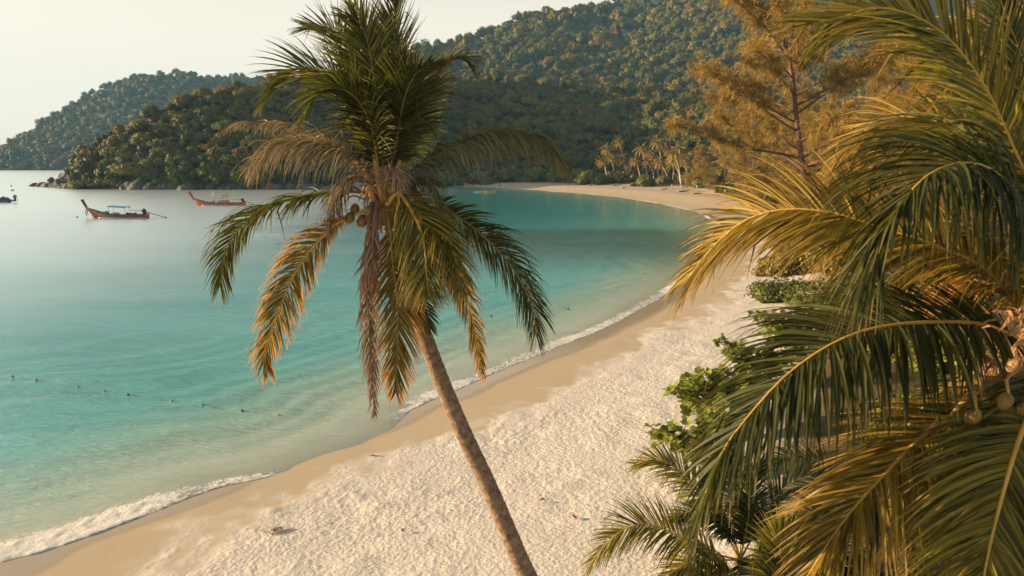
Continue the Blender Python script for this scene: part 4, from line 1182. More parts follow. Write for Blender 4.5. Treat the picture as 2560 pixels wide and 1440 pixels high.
# ------------------------------------------------------------------ broad-leaved shore shrub
def shore_shrub(root_px, depth, tips, label, seed, nros=15, leafs=0.19):
    rs = random.Random(seed)
    root = at(root_px[0], root_px[1], depth)
    gz = float(land_z(np.array([[root.x, root.y]]))[0])
    o = empty('shore_shrub', (root.x, root.y, gz), label, 'shrub', 'broad leaved shrubs at the edge of the sand')
    st = MB(); lv = MB()
    basep = Vector((root.x, root.y, gz - 0.1))
    for (u, v, dd) in tips:
        tip = at(u, v, depth + dd)
        mid = basep.lerp(tip, 0.55) + Vector((0, 0, 0.25))
        c_, ln = spline([basep, mid, tip], 14)
        st.tube([Vector(q) for q in c_], [0.045 * (1 - 0.75 * k / 13) for k in range(14)], 6)
        for k in range(nros):
            s_ = 1 - (k / nros) ** 1.3 * 0.65
            j = min(13, int(s_ * 13))
            c = Vector(c_[j]) + Vector((rs.gauss(0, 0.20), rs.gauss(0, 0.22), rs.gauss(0, 0.17))) * (1 if k else 0.2)
            if k:
                st.tube([Vector(c_[j]), c], 0.012, 4)
            axis = (Vector((rs.gauss(0, 0.5) - 0.3, rs.gauss(0, 0.5) - 0.2, 1.0))).normalized()
            nl = rs.randint(7, 10)
            a0_ = rs.random() * 6.28
            cr = rs.random()
            for q in range(nl):
                an = a0_ + q * 2.4
                e1 = axis.orthogonal().normalized(); e2 = axis.cross(e1)
                el = rs.uniform(0.1, 0.9)
                d = (e1 * math.cos(an) + e2 * math.sin(an)) * math.cos(el) + axis * math.sin(el)
                w = d.cross(axis).normalized(); n_ = w.cross(d)
                ll = leafs * rs.uniform(0.7, 1.25); ww = ll * 0.36
                P = [c, c + d * ll * 0.35 + w * ww * 0.55, c + d * ll * 0.75 + w * ww - n_ * 0.01, c + d * ll * 1.02 + w * ww * 0.45 - n_ * 0.02, c + d * ll * 1.02 - w * ww * 0.45 - n_ * 0.02,
                     c + d * ll * 0.75 - w * ww - n_ * 0.01, c + d * ll * 0.35 - w * ww * 0.55]
                lv.add(P, [tuple(range(7))], (min(1, max(0, cr * 0.5 + rs.random() * 0.5)), 0, 0, 1))
    st.build('branches', M['bark_dark'], o)
    lv.build('foliage', M['grape'], o, smooth=False)
    return o


def tipgrid(pts, dsp, n, seed):
    rs = random.Random(seed)
    return [(u + rs.uniform(-28, 28), v + rs.uniform(-22, 22), rs.uniform(-dsp, dsp)) for u, v in pts for _ in range(n)]


shore_shrub((1800, 1130), 19.0, tipgrid([(1650, 1072), (1690, 1060), (1735, 1050)], 0.5, 2, 1) + tipgrid([(1780, 1070), (1850, 1060), (1800, 1010), (1870, 1000)], 1.0, 3, 2), 'low bright green shrub whose lowest branch reaches out over the sand', 4)
shore_shrub((1840, 1040), 21.5, tipgrid([(1705, 965), (1730, 935), (1760, 960), (1790, 930)], 0.6, 3, 3) + tipgrid([(1830, 950), (1880, 930), (1900, 980)], 1.0, 3, 4), 'dense bright green shrub left of the long frond, middle of the row', 5)
shore_shrub((1900, 930), 26.0, [(1795, 850, 0), (1812, 858, 0), (1835, 862, 0.2), (1850, 880, 0.3), (1822, 890, -0.2)] + tipgrid([(1870, 880), (1920, 870), (1960, 890)], 1.0, 3, 6), 'green shrub with a twig sticking out above the long frond', 6)
shore_shrub((1980, 850), 32.0, [(1880, 785, 0), (1900, 782, 0), (1912, 800, 0.3)] + tipgrid([(1950, 810), (2000, 790), (2060, 800), (2120, 810)], 1.2, 4, 7), 'furthest green shrub with one small twig over the sand', 7, leafs=0.2)


# ------------------------------------------------------------------ bushes and beach trees (leaf clump crowns)
def bush(p, R, Hh, label, seed, group, name='bush', cat='bush', mat='bush', nleaf=1500, leaf=0.10, nl=10, trunk=True):
    r_ = np.random.default_rng(seed)
    o = empty(name, p, label, cat, group)
    V, F, rn = crown_arrays(r_, R, Hh, nl, nleaf, leaf)
    me = mesh_np('foliage', V, F, False, attrs={'leaf': ('FLOAT_COLOR', np.stack([rn, np.zeros_like(rn), rn, np.ones_like(rn)], 1))})
    c = link('foliage', me, M[mat]); c.parent = o; c.location = (0, 0, -0.42 * Hh)
    if trunk:
        t = MB()
        for k in range(4):
            a = k * 1.7 + seed
            t.tube([(0, 0, -0.3), (math.cos(a) * R * 0.15, math.sin(a) * R * 0.15, Hh * 0.3), (math.cos(a) * R * 0.3, math.sin(a) * R * 0.3, Hh * 0.45)], [R * 0.05, R * 0.035, R * 0.015], 6)
        t2 = link('stems', mesh_np('stems', t.V, t.F, True), M['bark_dark']); t2.parent = o
    return o


def gpt(u, v):
    g = ground(u, v, 1.0)
    z = float(land_z(np.array([[g.x, g.y]]))[0])
    return Vector((g.x, g.y, z - 0.1))


for k, (u, v, wpx, hpx, lb) in enumerate([
        (1470, 463, 48, 46, 'low spreading olive bush at the left end of the far palms'), (1530, 462, 40, 34, 'green bush behind the two leftmost far palms'), (1445, 460, 36, 60, 'taller dark green bush behind the olive bush on the far beach'),
        (1612, 468, 38, 38, 'round green bush in front of the middle far palms'), (1660, 466, 26, 30, 'dark bush between the far palm groups'), (1400, 459, 40, 52, 'dark bush on the shaded part of the far beach'),
        (1340, 458, 44, 46, 'grey green bush on the shaded far beach below the grey frond'), (1270, 458, 44, 50, 'dark green bush at the left end of the far beach'), (1200, 459, 40, 52, 'dark tree bush behind the posts on the far beach'), (1120, 460, 46, 56, 'bush at the end of the far beach beside the rocks'),
        (1570, 462, 34, 60, 'dark green tree bush behind the far palms'), (1750, 474, 40, 30, 'straw coloured bush beside the beach table'), (1830, 490, 46, 34, 'olive bush at the top of the beach above the pale frond'), (1900, 512, 50, 40, 'dusty bush behind the pale frond')]):
    p = gpt(u, v)
    s_ = p.y / F_PX
    bush(p, wpx * s_, hpx * s_ * 1.25, lb, 100 + k, 'bushes along the far beach', nleaf=1300, leaf=0.09 * wpx * s_)

for k, (u, v, Rr, Hh, lb) in enumerate([
        (1965, 668, 3.0, 2.6, 'loose olive bush at the back of the sand below the pale frond'), (2030, 640, 3.6, 3.4, 'dusty gold bush behind the pale frond at the back of the sand'), (2100, 690, 3.2, 3.0, 'tangled bush where the pale frond meets the arched frond'), (1995, 590, 3.6, 3.2, 'far olive bush at the back of the sand below the tip of the pale frond'), (2140, 620, 3.8, 4.0, 'tall dusty bush behind the base of the pale frond'),
        (1985, 740, 2.6, 2.6, 'feathery olive bush above the far shrub'), (2080, 760, 2.6, 2.4, 'dusty green bush behind the hanging curtain of leaflets'), (2200, 760, 3.0, 3.2, 'dark bush under the arched frond'), (2340, 800, 3.0, 3.6, 'dark bush near the coconuts at the right edge'),
        (2050, 900, 1.8, 1.7, 'dark bush hidden behind the long frond'), (2200, 920, 2.2, 2.2, 'shaded bush behind the long frond on the right'), (2380, 980, 2.2, 2.6, 'bush in shade below the coconuts'),
        (2280, 1150, 1.7, 2.0, 'dark bush behind the golden slanting frond'), (2470, 1180, 1.7, 2.4, 'dark bush behind the corner frond'), (1990, 1420, 1.0, 1.0, 'low dark bush beside the young palm'), (2250, 1400, 1.2, 1.4, 'low dark bush at the bottom right')]):
    p = gpt(u, v)
    bush(p, Rr, Hh, lb, 200 + k, 'bushes behind the right hand palms', nleaf=2600, leaf=0.16 if k < 5 else 0.11, mat='bush_gold' if k < 5 else 'bush', nl=16 if k < 5 else 10)


# ------------------------------------------------------------------ casuarina trees
def casuarina_mesh(seed, Ht, spread, nb, strands, lean=(0.0, 0.0), bare=0.18):
    rs = random.Random(seed)
    tr = MB()
    tpts = [Vector((lean[0] * (k / 9) * Ht, lean[1] * (k / 9) * Ht, Ht * k / 9)) + Vector((rs.gauss(0, 0.1), rs.gauss(0, 0.1), 0)) * min(k, 3) for k in range(10)]
    c_, _ = spline(tpts, 40)
    tr.tube([Vector(q) for q in c_], [Ht * 0.0125 * (1 - 0.92 * k / 39) for k in range(40)], 8)
    br = MB()
    Vs, Fs, Cs = [], [], []
    for b in range(nb):
        s_ = bare + (0.985 - bare) * (b + rs.random()) / nb
        p = Vector(c_[int(s_ * 39)])
        az = b * 2.399 + rs.uniform(-1.0, 1.0)
        ln = spread * (1 - 0.75 * ((s_ - bare) / (1 - bare)) ** 1.1) * rs.uniform(0.65, 1.15)
        up = rs.uniform(0.0, 0.8)
        d = Vector((math.cos(az), math.sin(az), up)).normalized()
        pts = [p]
        for k in range(5):
            pts.append(pts[-1] + d * ln / 5)
            d = (d + Vector((rs.gauss(0, 0.14), rs.gauss(0, 0.14), rs.gauss(0.02, 0.12)))).normalized()
        bc, _ = spline(pts, 12)
        br.tube([Vector(q) for q in bc], [max(0.012, ln * 0.011 * (1 - 0.85 * k / 11)) for k in range(12)], 5, False)
        # sprays: tufts along the outer two thirds
        nt_ = max(6, int(ln * 5.2))
        for t in range(nt_):
            f = 0.34 + 0.66 * (t + rs.random()) / nt_
            q = Vector(bc[min(11, int(f * 11))])
            sd = (Vector((rs.gauss(0, 1), rs.gauss(0, 1), rs.gauss(0.1, 0.8))).normalized() + d * 0.7).normalized() * rs.uniform(0.3, 1.9)
            c0 = rs.random()
            for n_ in range(int(strands * 0.40)):
                g = rs.random()
                o_ = q + sd * g * 1.1
                dd = (sd.normalized() * 0.7 + Vector((rs.gauss(0, 0.55), rs.gauss(0, 0.55), rs.gauss(0.05, 0.5)))).normalized()
                l1 = rs.uniform(0.4, 1.0)
                e = o_ + dd * l1 * 0.55
                e2 = e + (dd + Vector((0, 0, -0.9))).normalized() * l1 * 0.6
                w = Vector((rs.gauss(0, 1), rs.gauss(0, 1), rs.gauss(0, 1))).normalized() * rs.uniform(0.014, 0.030)
                i0 = len(Vs)
                Vs += [o_ - w, o_ + w, e + w * 1.1, e - w * 1.1, e2]
                cc = min(1, max(0, 0.6 * c0 + 0.4 * rs.random()))
                Cs += [(cc, 0, 0, 1), (cc, 0, 0, 1), (cc, 0.6, 0, 1), (cc, 0.6, 0, 1), (cc, 1, 0, 1)]
                Fs += [(i0, i0 + 1, i0 + 2, i0 + 3), (i0 + 3, i0 + 2, i0 + 4)]
    fo = mesh_np('foliage', Vs, Fs, False, attrs={'leaf': ('FLOAT_COLOR', Cs)})
    fo.materials.append(M['needle'])
    tme = mesh_np('trunk', tr.V, tr.F, True); tme.materials.append(M['bark_red'])
    bme = mesh_np('branches', br.V, br.F, True); bme.materials.append(M['bark_dark'])
    return tme, bme, fo


CAS = [casuarina_mesh(1, 31, 15.0, 54, 84, (-0.24, 0.02), 0.26), casuarina_mesh(2, 24, 8.5, 52, 60, (0.02, 0.0), 0.06), casuarina_mesh(3, 18, 7.5, 48, 60, (-0.05, 0.0), 0.03)]


def casuarina(p, kind, sc, rz, label):
    o = empty('casuarina_tree', p, label, 'tree', 'casuarina trees behind the beach')
    o.scale = (sc, sc, sc); o.rotation_euler = (0, 0, rz)
    for nm, me in zip(('trunk', 'branches', 'foliage'), CAS[kind]):
        c = bpy.data.objects.new(nm, me); COL.objects.link(c); c.parent = o
    return o


def gat(u, Y):
    x = at(u, 600, Y).x
    z = float(land_z(np.array([[x, Y]]))[0])
    return Vector((x, Y, z - 0.2))


casuarina(gat(2055, 66), 0, 1.0, 0.0, 'tallest orange casuarina with a bare leaning reddish trunk')
casuarina(gat(1800, 195), 1, 1.2, 0.6, 'feathery casuarina beside the far palms at the end of the beach')
casuarina(gat(1870, 150), 1, 1.0, 2.1, 'pale feathery casuarina right of the far palms')
casuarina(gat(1960, 120), 2, 1.2, 1.2, 'low bushy casuarina behind the tip of the pale frond')
casuarina(gat(2060, 100), 2, 0.95, 3.3, 'bushy casuarina under the leaning reddish trunk')
casuarina(gat(2230, 84), 1, 0.95, 4.0, 'dark gold casuarina behind the small golden frond')
casuarina(gat(2380, 76), 1, 1.0, 5.1, 'casuarina behind the tall top right frond')
casuarina(gat(2520, 70), 1, 1.05, 0.3, 'casuarina at the far right edge behind the palm')
casuarina(gat(2300, 60), 2, 0.8, 2.6, 'short casuarina low behind the arched frond')
casuarina(gat(2130, 76), 2, 0.75, 1.9, 'small casuarina just right of the pale frond base')
casuarina(gat(2440, 95), 1, 1.1, 2.2, 'casuarina filling the gap right of the bare trunk')
casuarina(gat(2190, 110), 1, 1.0, 1.0, 'distant casuarina seen right of the leaning reddish trunk')
casuarina(gat(1990, 165), 1, 1.0, 5.5, 'distant casuarina seen left of the leaning reddish trunk')
casuarina(gat(2075, 68), 2, 0.5, 3.0, 'shrubby young casuarina behind the base of the pale frond')
casuarina(gat(1985, 74), 2, 0.45, 1.6, 'smallest shrubby casuarina above the beach edge bushes')
casuarina(gat(2010, 60), 2, 0.42, 0.7, 'shrubby young casuarina at the back of the sand below the pale frond')
casuarina(gat(1740, 235), 2, 0.75, 4.4, 'small straw coloured casuarina next to the beach table')


# ------------------------------------------------------------------ palms on the far beach
def far_palm_crown(seed):
    rs = random.Random(seed)
    V, F, C = [], [], []
    nfr = 22
    for k in range(nfr):
        az = k * 2.399
        el = 1.35 - 2.0 * (k / nfr) ** 0.9
        d = np.array([math.cos(az) * math.cos(el), math.sin(az) * math.cos(el), math.sin(el)])
        ln = rs.uniform(3.2, 4.2)
        p = np.zeros(3)
        c0 = 0.25 + 0.75 * (k / nfr)
        for s_ in range(14):
            q = p + d * ln / 14
            T = d
            S = np.cross(T, (0, 0, 1)); S /= np.linalg.norm(S) + 1e-6
            for sd in (-1, 1):
                l1 = 0.9 * (0.6 + 0.4 * math.sin(PI * min(1, s_ / 12))) * rs.uniform(0.8, 1.1)
                dd = T * 0.55 + S * sd * 0.75 + np.array([0, 0, -0.35 - 0.5 * (k / nfr)])
                dd /= np.linalg.norm(dd)
                e = p + dd * l1; e[2] -= 0.15
                w = T * 0.10
                i0 = len(V)
                V += [p - w, p + w, (p + e) / 2 + w * 1.1, (p + e) / 2 - w * 1.1, e]
                cc = min(1, max(0, c0 + rs.uniform(-0.2, 0.2)))
                C += [(cc, x, 0, 1) for x in (0, 0, 0.5, 0.5, 1)]
                F += [(i0, i0 + 1, i0 + 2, i0 + 3), (i0 + 3, i0 + 2, i0 + 4)]
            p = q
            d = d + np.array([0, 0, -0.13]); d /= np.linalg.norm(d)
    me = mesh_np('crown', V, F, False, attrs={'leaf': ('FLOAT_COLOR', C)})
    return me


M['far_frond'] = leaf_mat('far_frond', (0.07, 0.085, 0.018), (0.24, 0.16, 0.045), (0.34, 0.19, 0.065), 0.95, 0.25, 0.55)
FARC = []
for k in range(4):
    me = far_palm_crown(300 + k); me.materials.append(M['far_frond']); FARC.append(me)
fp = [  # base u, base v, crown u, crown v, crown size, label
    (1518, 463, 1506, 402, 0.9, 'shorter far palm at the left of the row with a browned crown'), (1538, 461, 1517, 372, 0.95, 'white stemmed far palm leaning left, second from the left'),
    (1567, 461, 1546, 355, 0.95, 'tallest slim far palm in the left part of the row'), (1572, 462, 1553, 397, 0.9, 'browned far palm directly below the tallest slim one'),
    (1601, 464, 1588, 402, 0.85, 'low far palm with an orange crown in the middle of the row'), (1617, 464, 1603, 372, 1.0, 'wide crowned far palm in the middle of the row'),
    (1658, 463, 1643, 357, 1.0, 'high far palm left of the tall group'), (1670, 466, 1650, 404, 1.0, 'far palm with a low skirt of orange fronds'), (1690, 463, 1665, 358, 1.0, 'highest crowned far palm of the right group'),
    (1531, 462, 1529, 396, 0.85, 'low green crowned far palm between the two leftmost'), (1584, 462, 1570, 408, 0.85, 'short bushy far palm left of the middle of the row'), (1634, 463, 1620, 404, 0.9, 'far palm behind the round green bush'),
    (1648, 462, 1628, 384, 0.9, 'greenish far palm between the middle and right groups'), (1682, 463, 1672, 376, 0.9, 'far palm behind the highest crowned one'), (1714, 467, 1712, 398, 0.9, 'low far palm touching the casuarina'),
    (1700, 468, 1682, 400, 1.0, 'leaning orange far palm in the right group'), (1704, 472, 1686, 386, 0.95, 'orange crowned far palm above the beach table'), (1717, 472, 1699, 372, 1.05, 'rightmost far palm above the beach table'),
]
for k, (bu, bv, cu, cv, cs, lb) in enumerate(fp):
    b = gpt(bu, bv)
    c = at(cu, cv, b.y + 1)
    o = empty('beach_palm', b, lb, 'palm tree', 'palms along the far beach')
    t = MB()
    cc, _ = spline([b + Vector((0, 0, -0.4)), b.lerp(c, 0.35) + Vector((0.7 if k % 2 else 0.4, 0, 0)), b.lerp(c, 0.7) + Vector((0.45, 0, 0)), c], 16)
    t.tube([Vector(q) for q in cc], [0.24 - 0.007 * j for j in range(16)], 7)
    t.build('trunk', M['palm_bark_far'], o)
    cr = bpy.data.objects.new('crown', FARC[k % 4]); COL.objects.link(cr); cr.parent = o
    cr.location = c - b; cr.scale = (cs, cs, cs); cr.rotation_euler = (0, 0, k * 1.3)

# ------------------------------------------------------------------ boats
M['hull_red'] = simple_mat('hull_red', (0.17, 0.055, 0.032), 0.5, 0.3, 1.2)
M['hull_orange'] = simple_mat('hull_orange', (0.42, 0.10, 0.05), 0.5, 0.3, 1.2)
M['hull_blue'] = simple_mat('hull_blue', (0.06, 0.075, 0.14), 0.5, 0.3, 1.2)
M['hull_white'] = simple_mat('hull_white', (0.62, 0.60, 0.55), 0.5, 0.15, 1.2)
M['boat_wood'] = simple_mat('boat_wood', (0.11, 0.055, 0.035), 0.6, 0.3, 2)
M['prow_red'] = simple_mat('prow_red', (0.42, 0.04, 0.04), 0.5, 0.2, 2)
M['canvas_blue'] = simple_mat('canvas_blue', (0.10, 0.30, 0.40), 0.7, 0.2, 2)
M['tarp_teal'] = simple_mat('tarp_teal', (0.06, 0.30, 0.36), 0.6, 0.25, 2)
M['metal_dark'] = simple_mat('metal_dark', (0.03, 0.032, 0.035), 0.45, 0.3, 5)
M['paint_white'] = simple_mat('paint_white', (0.75, 0.75, 0.72), 0.5, 0.1, 2)
M['ribbon_red'] = simple_mat('ribbon_red', (0.40, 0.05, 0.06), 0.7, 0.2, 3)
M['cargo_tan'] = simple_mat('cargo_tan', (0.45, 0.22, 0.13), 0.8, 0.4, 2)
M['kayak_orange'] = simple_mat('kayak_orange', (0.60, 0.17, 0.05), 0.4, 0.15, 2)


def hull_mesh(Lh, beam, zs, bow_x, bow_z, nst=26):
    """Bow at x=0 (stem raked to bow_x, bow_z), stern at x=Lh. zs(x/L) = sheer height."""
    V, F = [], []
    prof = [(0.0, -0.35), (0.45, -0.28), (0.78, 0.05), (0.93, 0.45), (1.0, 1.0)]   # (half-breadth, height: <0 is draught, >0 fraction of sheer)
    for i in range(nst + 1):
        f = i / nst
        hb = beam / 2 * min(1, (f / 0.42) ** 0.62 if f > 0 else 0) * (1 - 0.28 * max(0, (f - 0.7) / 0.3) ** 1.5)
        for sgn in (-1, 1):
            for (a, h) in prof:
                z = h * 0.9 if h < 0 else h * zs(f)
                x = f * Lh
                if f < 0.3:   # raked stem
                    x += bow_x * max(0, z) / bow_z * (1 - f / 0.3)
                V.append((x, sgn * hb * a, z))
        # inside: sheer inset and deck
        for sgn in (-1, 1):
            V.append((V[-1][0] if False else f * Lh + (bow_x * zs(f) / bow_z * (1 - f / 0.3) if f < 0.3 else 0), sgn * max(0.0, hb - 0.07), zs(f) - 0.01))
            V.append((f * Lh + (bow_x * zs(f) * 0.5 / bow_z * (1 - f / 0.3) if f < 0.3 else 0), sgn * max(0.0, hb * 0.8 - 0.07), zs(f) * 0.45))
    m = 14
    def ring(i):
        b = i * m
        return [b + 11, b + 10, b + 4, b + 3, b + 2, b + 1, b + 0, b + 6, b + 7, b + 8, b + 9, b + 12, b + 13]
    for i in range(nst):
        A, B = ring(i), ring(i + 1)
        for k in range(len(A)):
            k2 = (k + 1) % len(A)
            F.append((A[k], B[k], B[k2], A[k2]))
    F.append(tuple(ring(nst)))
    return V, F


def plate(mb, poly, y0, y1):
    """Extruded side-view polygon (x,z) between y0 and y1."""
    n = len(poly)
    V = [(x, y0, z) for x, z in poly] + [(x, y1, z) for x, z in poly]
    F = [tuple(range(n)), tuple(range(2 * n - 1, n - 1, -1))] + [(i, (i + 1) % n + n * 0, (i + 1) % n + n, i + n) for i in range(n)]
    mb.add(V, F)


def boat(loc, rz, label, Lh, hull, prow, neck=(-1.0, 1.85), tip=(-1.8, 3.35), sheer=None, stripe=True):
    o = empty('longtail_boat', loc, label, 'boat', 'longtail boats at anchor')
    o.rotation_euler = (0, 0, rz)
    zs = sheer
    def P(name, mb, mat, sm=False, par=None):
        ob = link(name, mesh_np(name, mb.V, mb.F, sm), mat); ob.parent = par or o
        return ob
    h = MB(); V, F = hull_mesh(Lh, 1.7, zs, neck[0], neck[1])
    h.add(V, F); hull_ob = P('hull', h, hull)
    g = MB()
    for sgn in (-1, 1):
        pts = []
        for i in range(27):
            f = i / 26
            hb = 0.85 * min(1, (f / 0.42) ** 0.62 if f > 0 else 0) * (1 - 0.28 * max(0, (f - 0.7) / 0.3) ** 1.5)
            pts.append((f * Lh + (neck[0] * zs(f) / neck[1] * (1 - f / 0.3) if f < 0.3 else 0), sgn * (hb + 0.01), zs(f) + 0.02))
        g.tube(pts, 0.055, 6)
    P('gunwale', g, M['boat_wood'], True, hull_ob)
    if stripe:
        w = MB()
        for sgn in (-1, 1):
            pts = []
            for i in range(3, 27):
                f = i / 26
                hb = 0.85 * min(1, (f / 0.42) ** 0.62) * (1 - 0.28 * max(0, (f - 0.7) / 0.3) ** 1.5)
                pts.append((f * Lh, sgn * hb * 0.80, 0.09))
            w.tube(pts, 0.05, 5)
        P('waterline_stripe', w, M['paint_white'], True, hull_ob)
    p = MB()
    c_, _ = spline([(0.35, 0, 0.7), (neck[0] * 0.55, 0, neck[1] * 0.72), (neck[0], 0, neck[1]), ((neck[0] * 0.45 + tip[0] * 0.55), 0, (neck[1] * 0.5 + tip[1] * 0.5)), (tip[0], 0, tip[1])], 12)
    n = len(c_)
    poly = [(q[0] - 0.10 - 0.10 * k / n, q[2] - 0.03) for k, q in enumerate(c_)] + [(q[0] + 0.12 + 0.22 * k / n, q[2] + 0.03) for k, q in list(enumerate(c_))[::-1]]
    plate(p, poly, -0.09, 0.09)
    P('prow', p, prow)
    return o, P


def engine(P, x, z, tail, cover=None):
    e = MB()
    e.ball((x, 0, z + 0.62), (0.42, 0.32, 0.36), 12, 8, 0.15)
    e.box((x + 0.12, 0, z + 0.25), (0.55, 0.4, 0.35)); e.box((x, 0, z + 0.02), (0.16, 0.16, 0.5))
    e.tube([(x - 0.3, 0.1, z + 0.65), (x - 1.5, 0.15, z + 0.62), (x - 2.6, 0.2, z + 0.72)], 0.035, 6)
    en = P('engine', e, cover or M['metal_dark'], True)
    s = MB(); s.tube([(x + 0.3, 0, z + 0.45), (x + tail, 0, z - 0.62)], 0.06, 6)
    P('tail_shaft', s, M['metal_dark'], True)
    b = MB()
    for k in range(3):
        a = k * 2.094
        b.box((x + tail + 0.05, math.cos(a) * 0.16, z - 0.62 + math.sin(a) * 0.16), (0.05, 0.12, 0.28), Matrix.Rotation(PI / 2 - a, 3, 'X'))
    P('propeller', b, M['metal_dark'])


# near boat, blue canopy
g1 = ground(233, 545)
sh1 = lambda f: 0.58 + 1.3 * max(0, 1 - f / 0.36) ** 1.7 + 0.22 * max(0, (f - 0.7) / 0.3)
o, P = boat(g1, -0.05, 'dark wooden longtail boat with a blue canopy, nearest of the anchored boats', 10.2, M['hull_red'], M['boat_wood'], sheer=sh1)
c = MB(); c.box((5.0, 0, 2.12), (3.3, 1.5, 0.07), Matrix.Rotation(0.05, 3, 'Y')); c.box((5.0, 0.76, 2.05), (3.3, 0.05, 0.2), Matrix.Rotation(0.05, 3, 'Y')); c.box((5.0, -0.76, 2.05), (3.3, 0.05, 0.2), Matrix.Rotation(0.05, 3, 'Y'))
P('canopy', c, M['canvas_blue'])
for x in (3.5, 6.5):
    for y in (-0.7, 0.7):
        b = MB(); b.tube([(x, y, 0.5), (x, y, 2.1)], 0.03, 6); P('canopy_post', b, M['boat_wood'], True)
b = MB(); b.ball((2.6, 0, 0.95), (0.45, 0.4, 0.35), 10, 6, 0.3); b.ball((4.2, 0, 0.75), (0.9, 0.45, 0.28), 12, 6, 0.3); b.ball((1.9, 0.1, 1.0), (0.4, 0.35, 0.2), 10, 6, 0.3)
P('tarpaulin', b, M['tarp_teal'], True)
b = MB(); b.box((7.2, 0.1, 0.75), (0.8, 0.6, 0.35)); b.ball((6.6, -0.2, 0.85), (0.25, 0.25, 0.22), 8, 6); b.ball((7.9, 0.2, 0.8), (0.2, 0.2, 0.3), 8, 6)
P('cargo', b, M['metal_dark'])
b = MB(); b.tube([(-1.05, -0.1, 1.7), (-1.18, -0.14, 1.0), (-1.12, -0.12, 0.25)], [0.06, 0.11, 0.05], 6); b.tube([(-0.98, 0.1, 1.72), (-1.05, 0.14, 1.1), (-1.02, 0.12, 0.5)], [0.05, 0.09, 0.04], 6)
P('prow_ribbon', b, M['ribbon_red'], True)
engine(P, 9.6, 0.75, 3.9)
# red prowed boat
g2 = ground(492, 514)
sh2 = lambda f: 0.62 + 1.1 * max(0, 1 - f / 0.34) ** 1.7 + 0.15 * max(0, (f - 0.75) / 0.25)
o, P = boat(g2, 0.02, 'red prowed longtail boat with white stem and cabin frame, close to the headland', 11.2, M['hull_orange'], M['prow_red'], neck=(-0.65, 1.6), tip=(-1.5, 3.2), sheer=sh2)
b = MB(); plate(b, [(-0.55, 1.35), (0.65, 0.02), (1.0, 0.02), (-0.3, 1.35)], -0.16, 0.16); P('stem_guard', b, M['paint_white'])
f_ = MB()
for x in (4.2, 5.7, 7.3):
    for y in (-0.65, 0.65):
        f_.tube([(x, y, 0.5), (x, y, 2.45 if x < 7 else 2.2)], 0.03, 5)
f_.tube([(4.2, -0.65, 2.4), (7.3, -0.65, 2.2)], 0.03, 5); f_.tube([(4.2, 0.65, 2.4), (7.3, 0.65, 2.2)], 0.03, 5)
f_.tube([(4.2, -0.65, 1.75), (7.3, -0.65, 1.7)], 0.03, 5)
P('cabin_frame', f_, M['boat_wood'], True)
b = MB(); b.box((5.4, 0, 2.42), (1.0, 1.2, 0.06)); b.tube([(4.2, -0.7, 1.9), (4.2, -0.7, 3.2)], 0.09, 6); P('white_pole', b, M['paint_white'])
b = MB(); b.tube([(6.3, 0, 0.6), (6.0, 0, 3.0), (5.7, 0, 4.4)], [0.04, 0.03, 0.015], 5); P('mast', b, M['wood_grey'], True)
b = MB(); b.box((7.25, -0.4, 2.3), (0.42, 0.05, 0.36)); P('flag', b, M['cargo_tan'])
b = MB(); b.box((6.6, 0, 0.95), (1.5, 1.0, 0.65)); b.box((4.9, 0.1, 1.15), (1.5, 0.9, 0.14)); P('cargo', b, M['cargo_tan'])
b = MB(); b.ball((3.6, 0, 0.75), (0.8, 0.4, 0.28), 10, 6, 0.3); b.ball((5.2, -0.2, 0.7), (0.9, 0.5, 0.25), 10, 6, 0.3); P('tarpaulin', b, M['tarp_teal'], True)
engine(P, 10.6, 0.7, 3.2)
# boat cut by the left edge
g3 = ground(-85, 506.5)
sh3 = lambda f: 0.75 + 1.1 * max(0, 1 - f / 0.34) ** 1.7
o, P = boat(g3, 0.0, 'dark blue longtail boat cut off by the left edge, only its stern showing', 11.0, M['hull_blue'], M['boat_wood'], sheer=sh3)
b = MB()
for k in range(7): b.ball((7.2 + k * 0.55, 0.1 * (k % 2), 0.95 + 0.12 * ((k * 5) % 3)), (0.45, 0.5, 0.32), 10, 6, 0.2)
P('net_pile', b, M['hull_blue'], True)
b = MB(); b.box((11.6, 0, 0.5), (1.7, 0.5, 0.4)); P('stern_platform', b, M['boat_wood'])
e = MB(); e.box((12.4, 0, 0.8), (0.35, 0.35, 0.7)); P('engine', e, M['metal_dark'])
e = MB(); e.ball((12.35, 0, 1.55), (0.55, 0.4, 0.42), 12, 8, 0.15); P('engine_cover', e, M['tarp_teal'], True)
b = MB(); b.tube([(12.7, 0, 1.2), (13.0, 0, 0.9), (12.9, 0, 0.1)], 0.04, 6); P('tail_shaft', b, M['metal_dark'], True)
b = MB(); b.tube([(11.9, 0, 0.6), (11.85, 0, 4.1)], 0.02, 5); P('flag_pole', b, M['paint_white'], True)
b = MB(); b.box((12.05, 0, 2.95), (0.8, 0.03, 0.22)); P('flag', b, M['prow_red'])
b = MB(); b.box((12.05, 0, 3.2), (0.8, 0.03, 0.26)); P('flag', b, M['paint_white'])
b = MB(); b.ball((11.85, 0, 4.15), (0.2, 0.2, 0.2), 8, 6); P('pole_ball', b, M['metal_dark'], True)
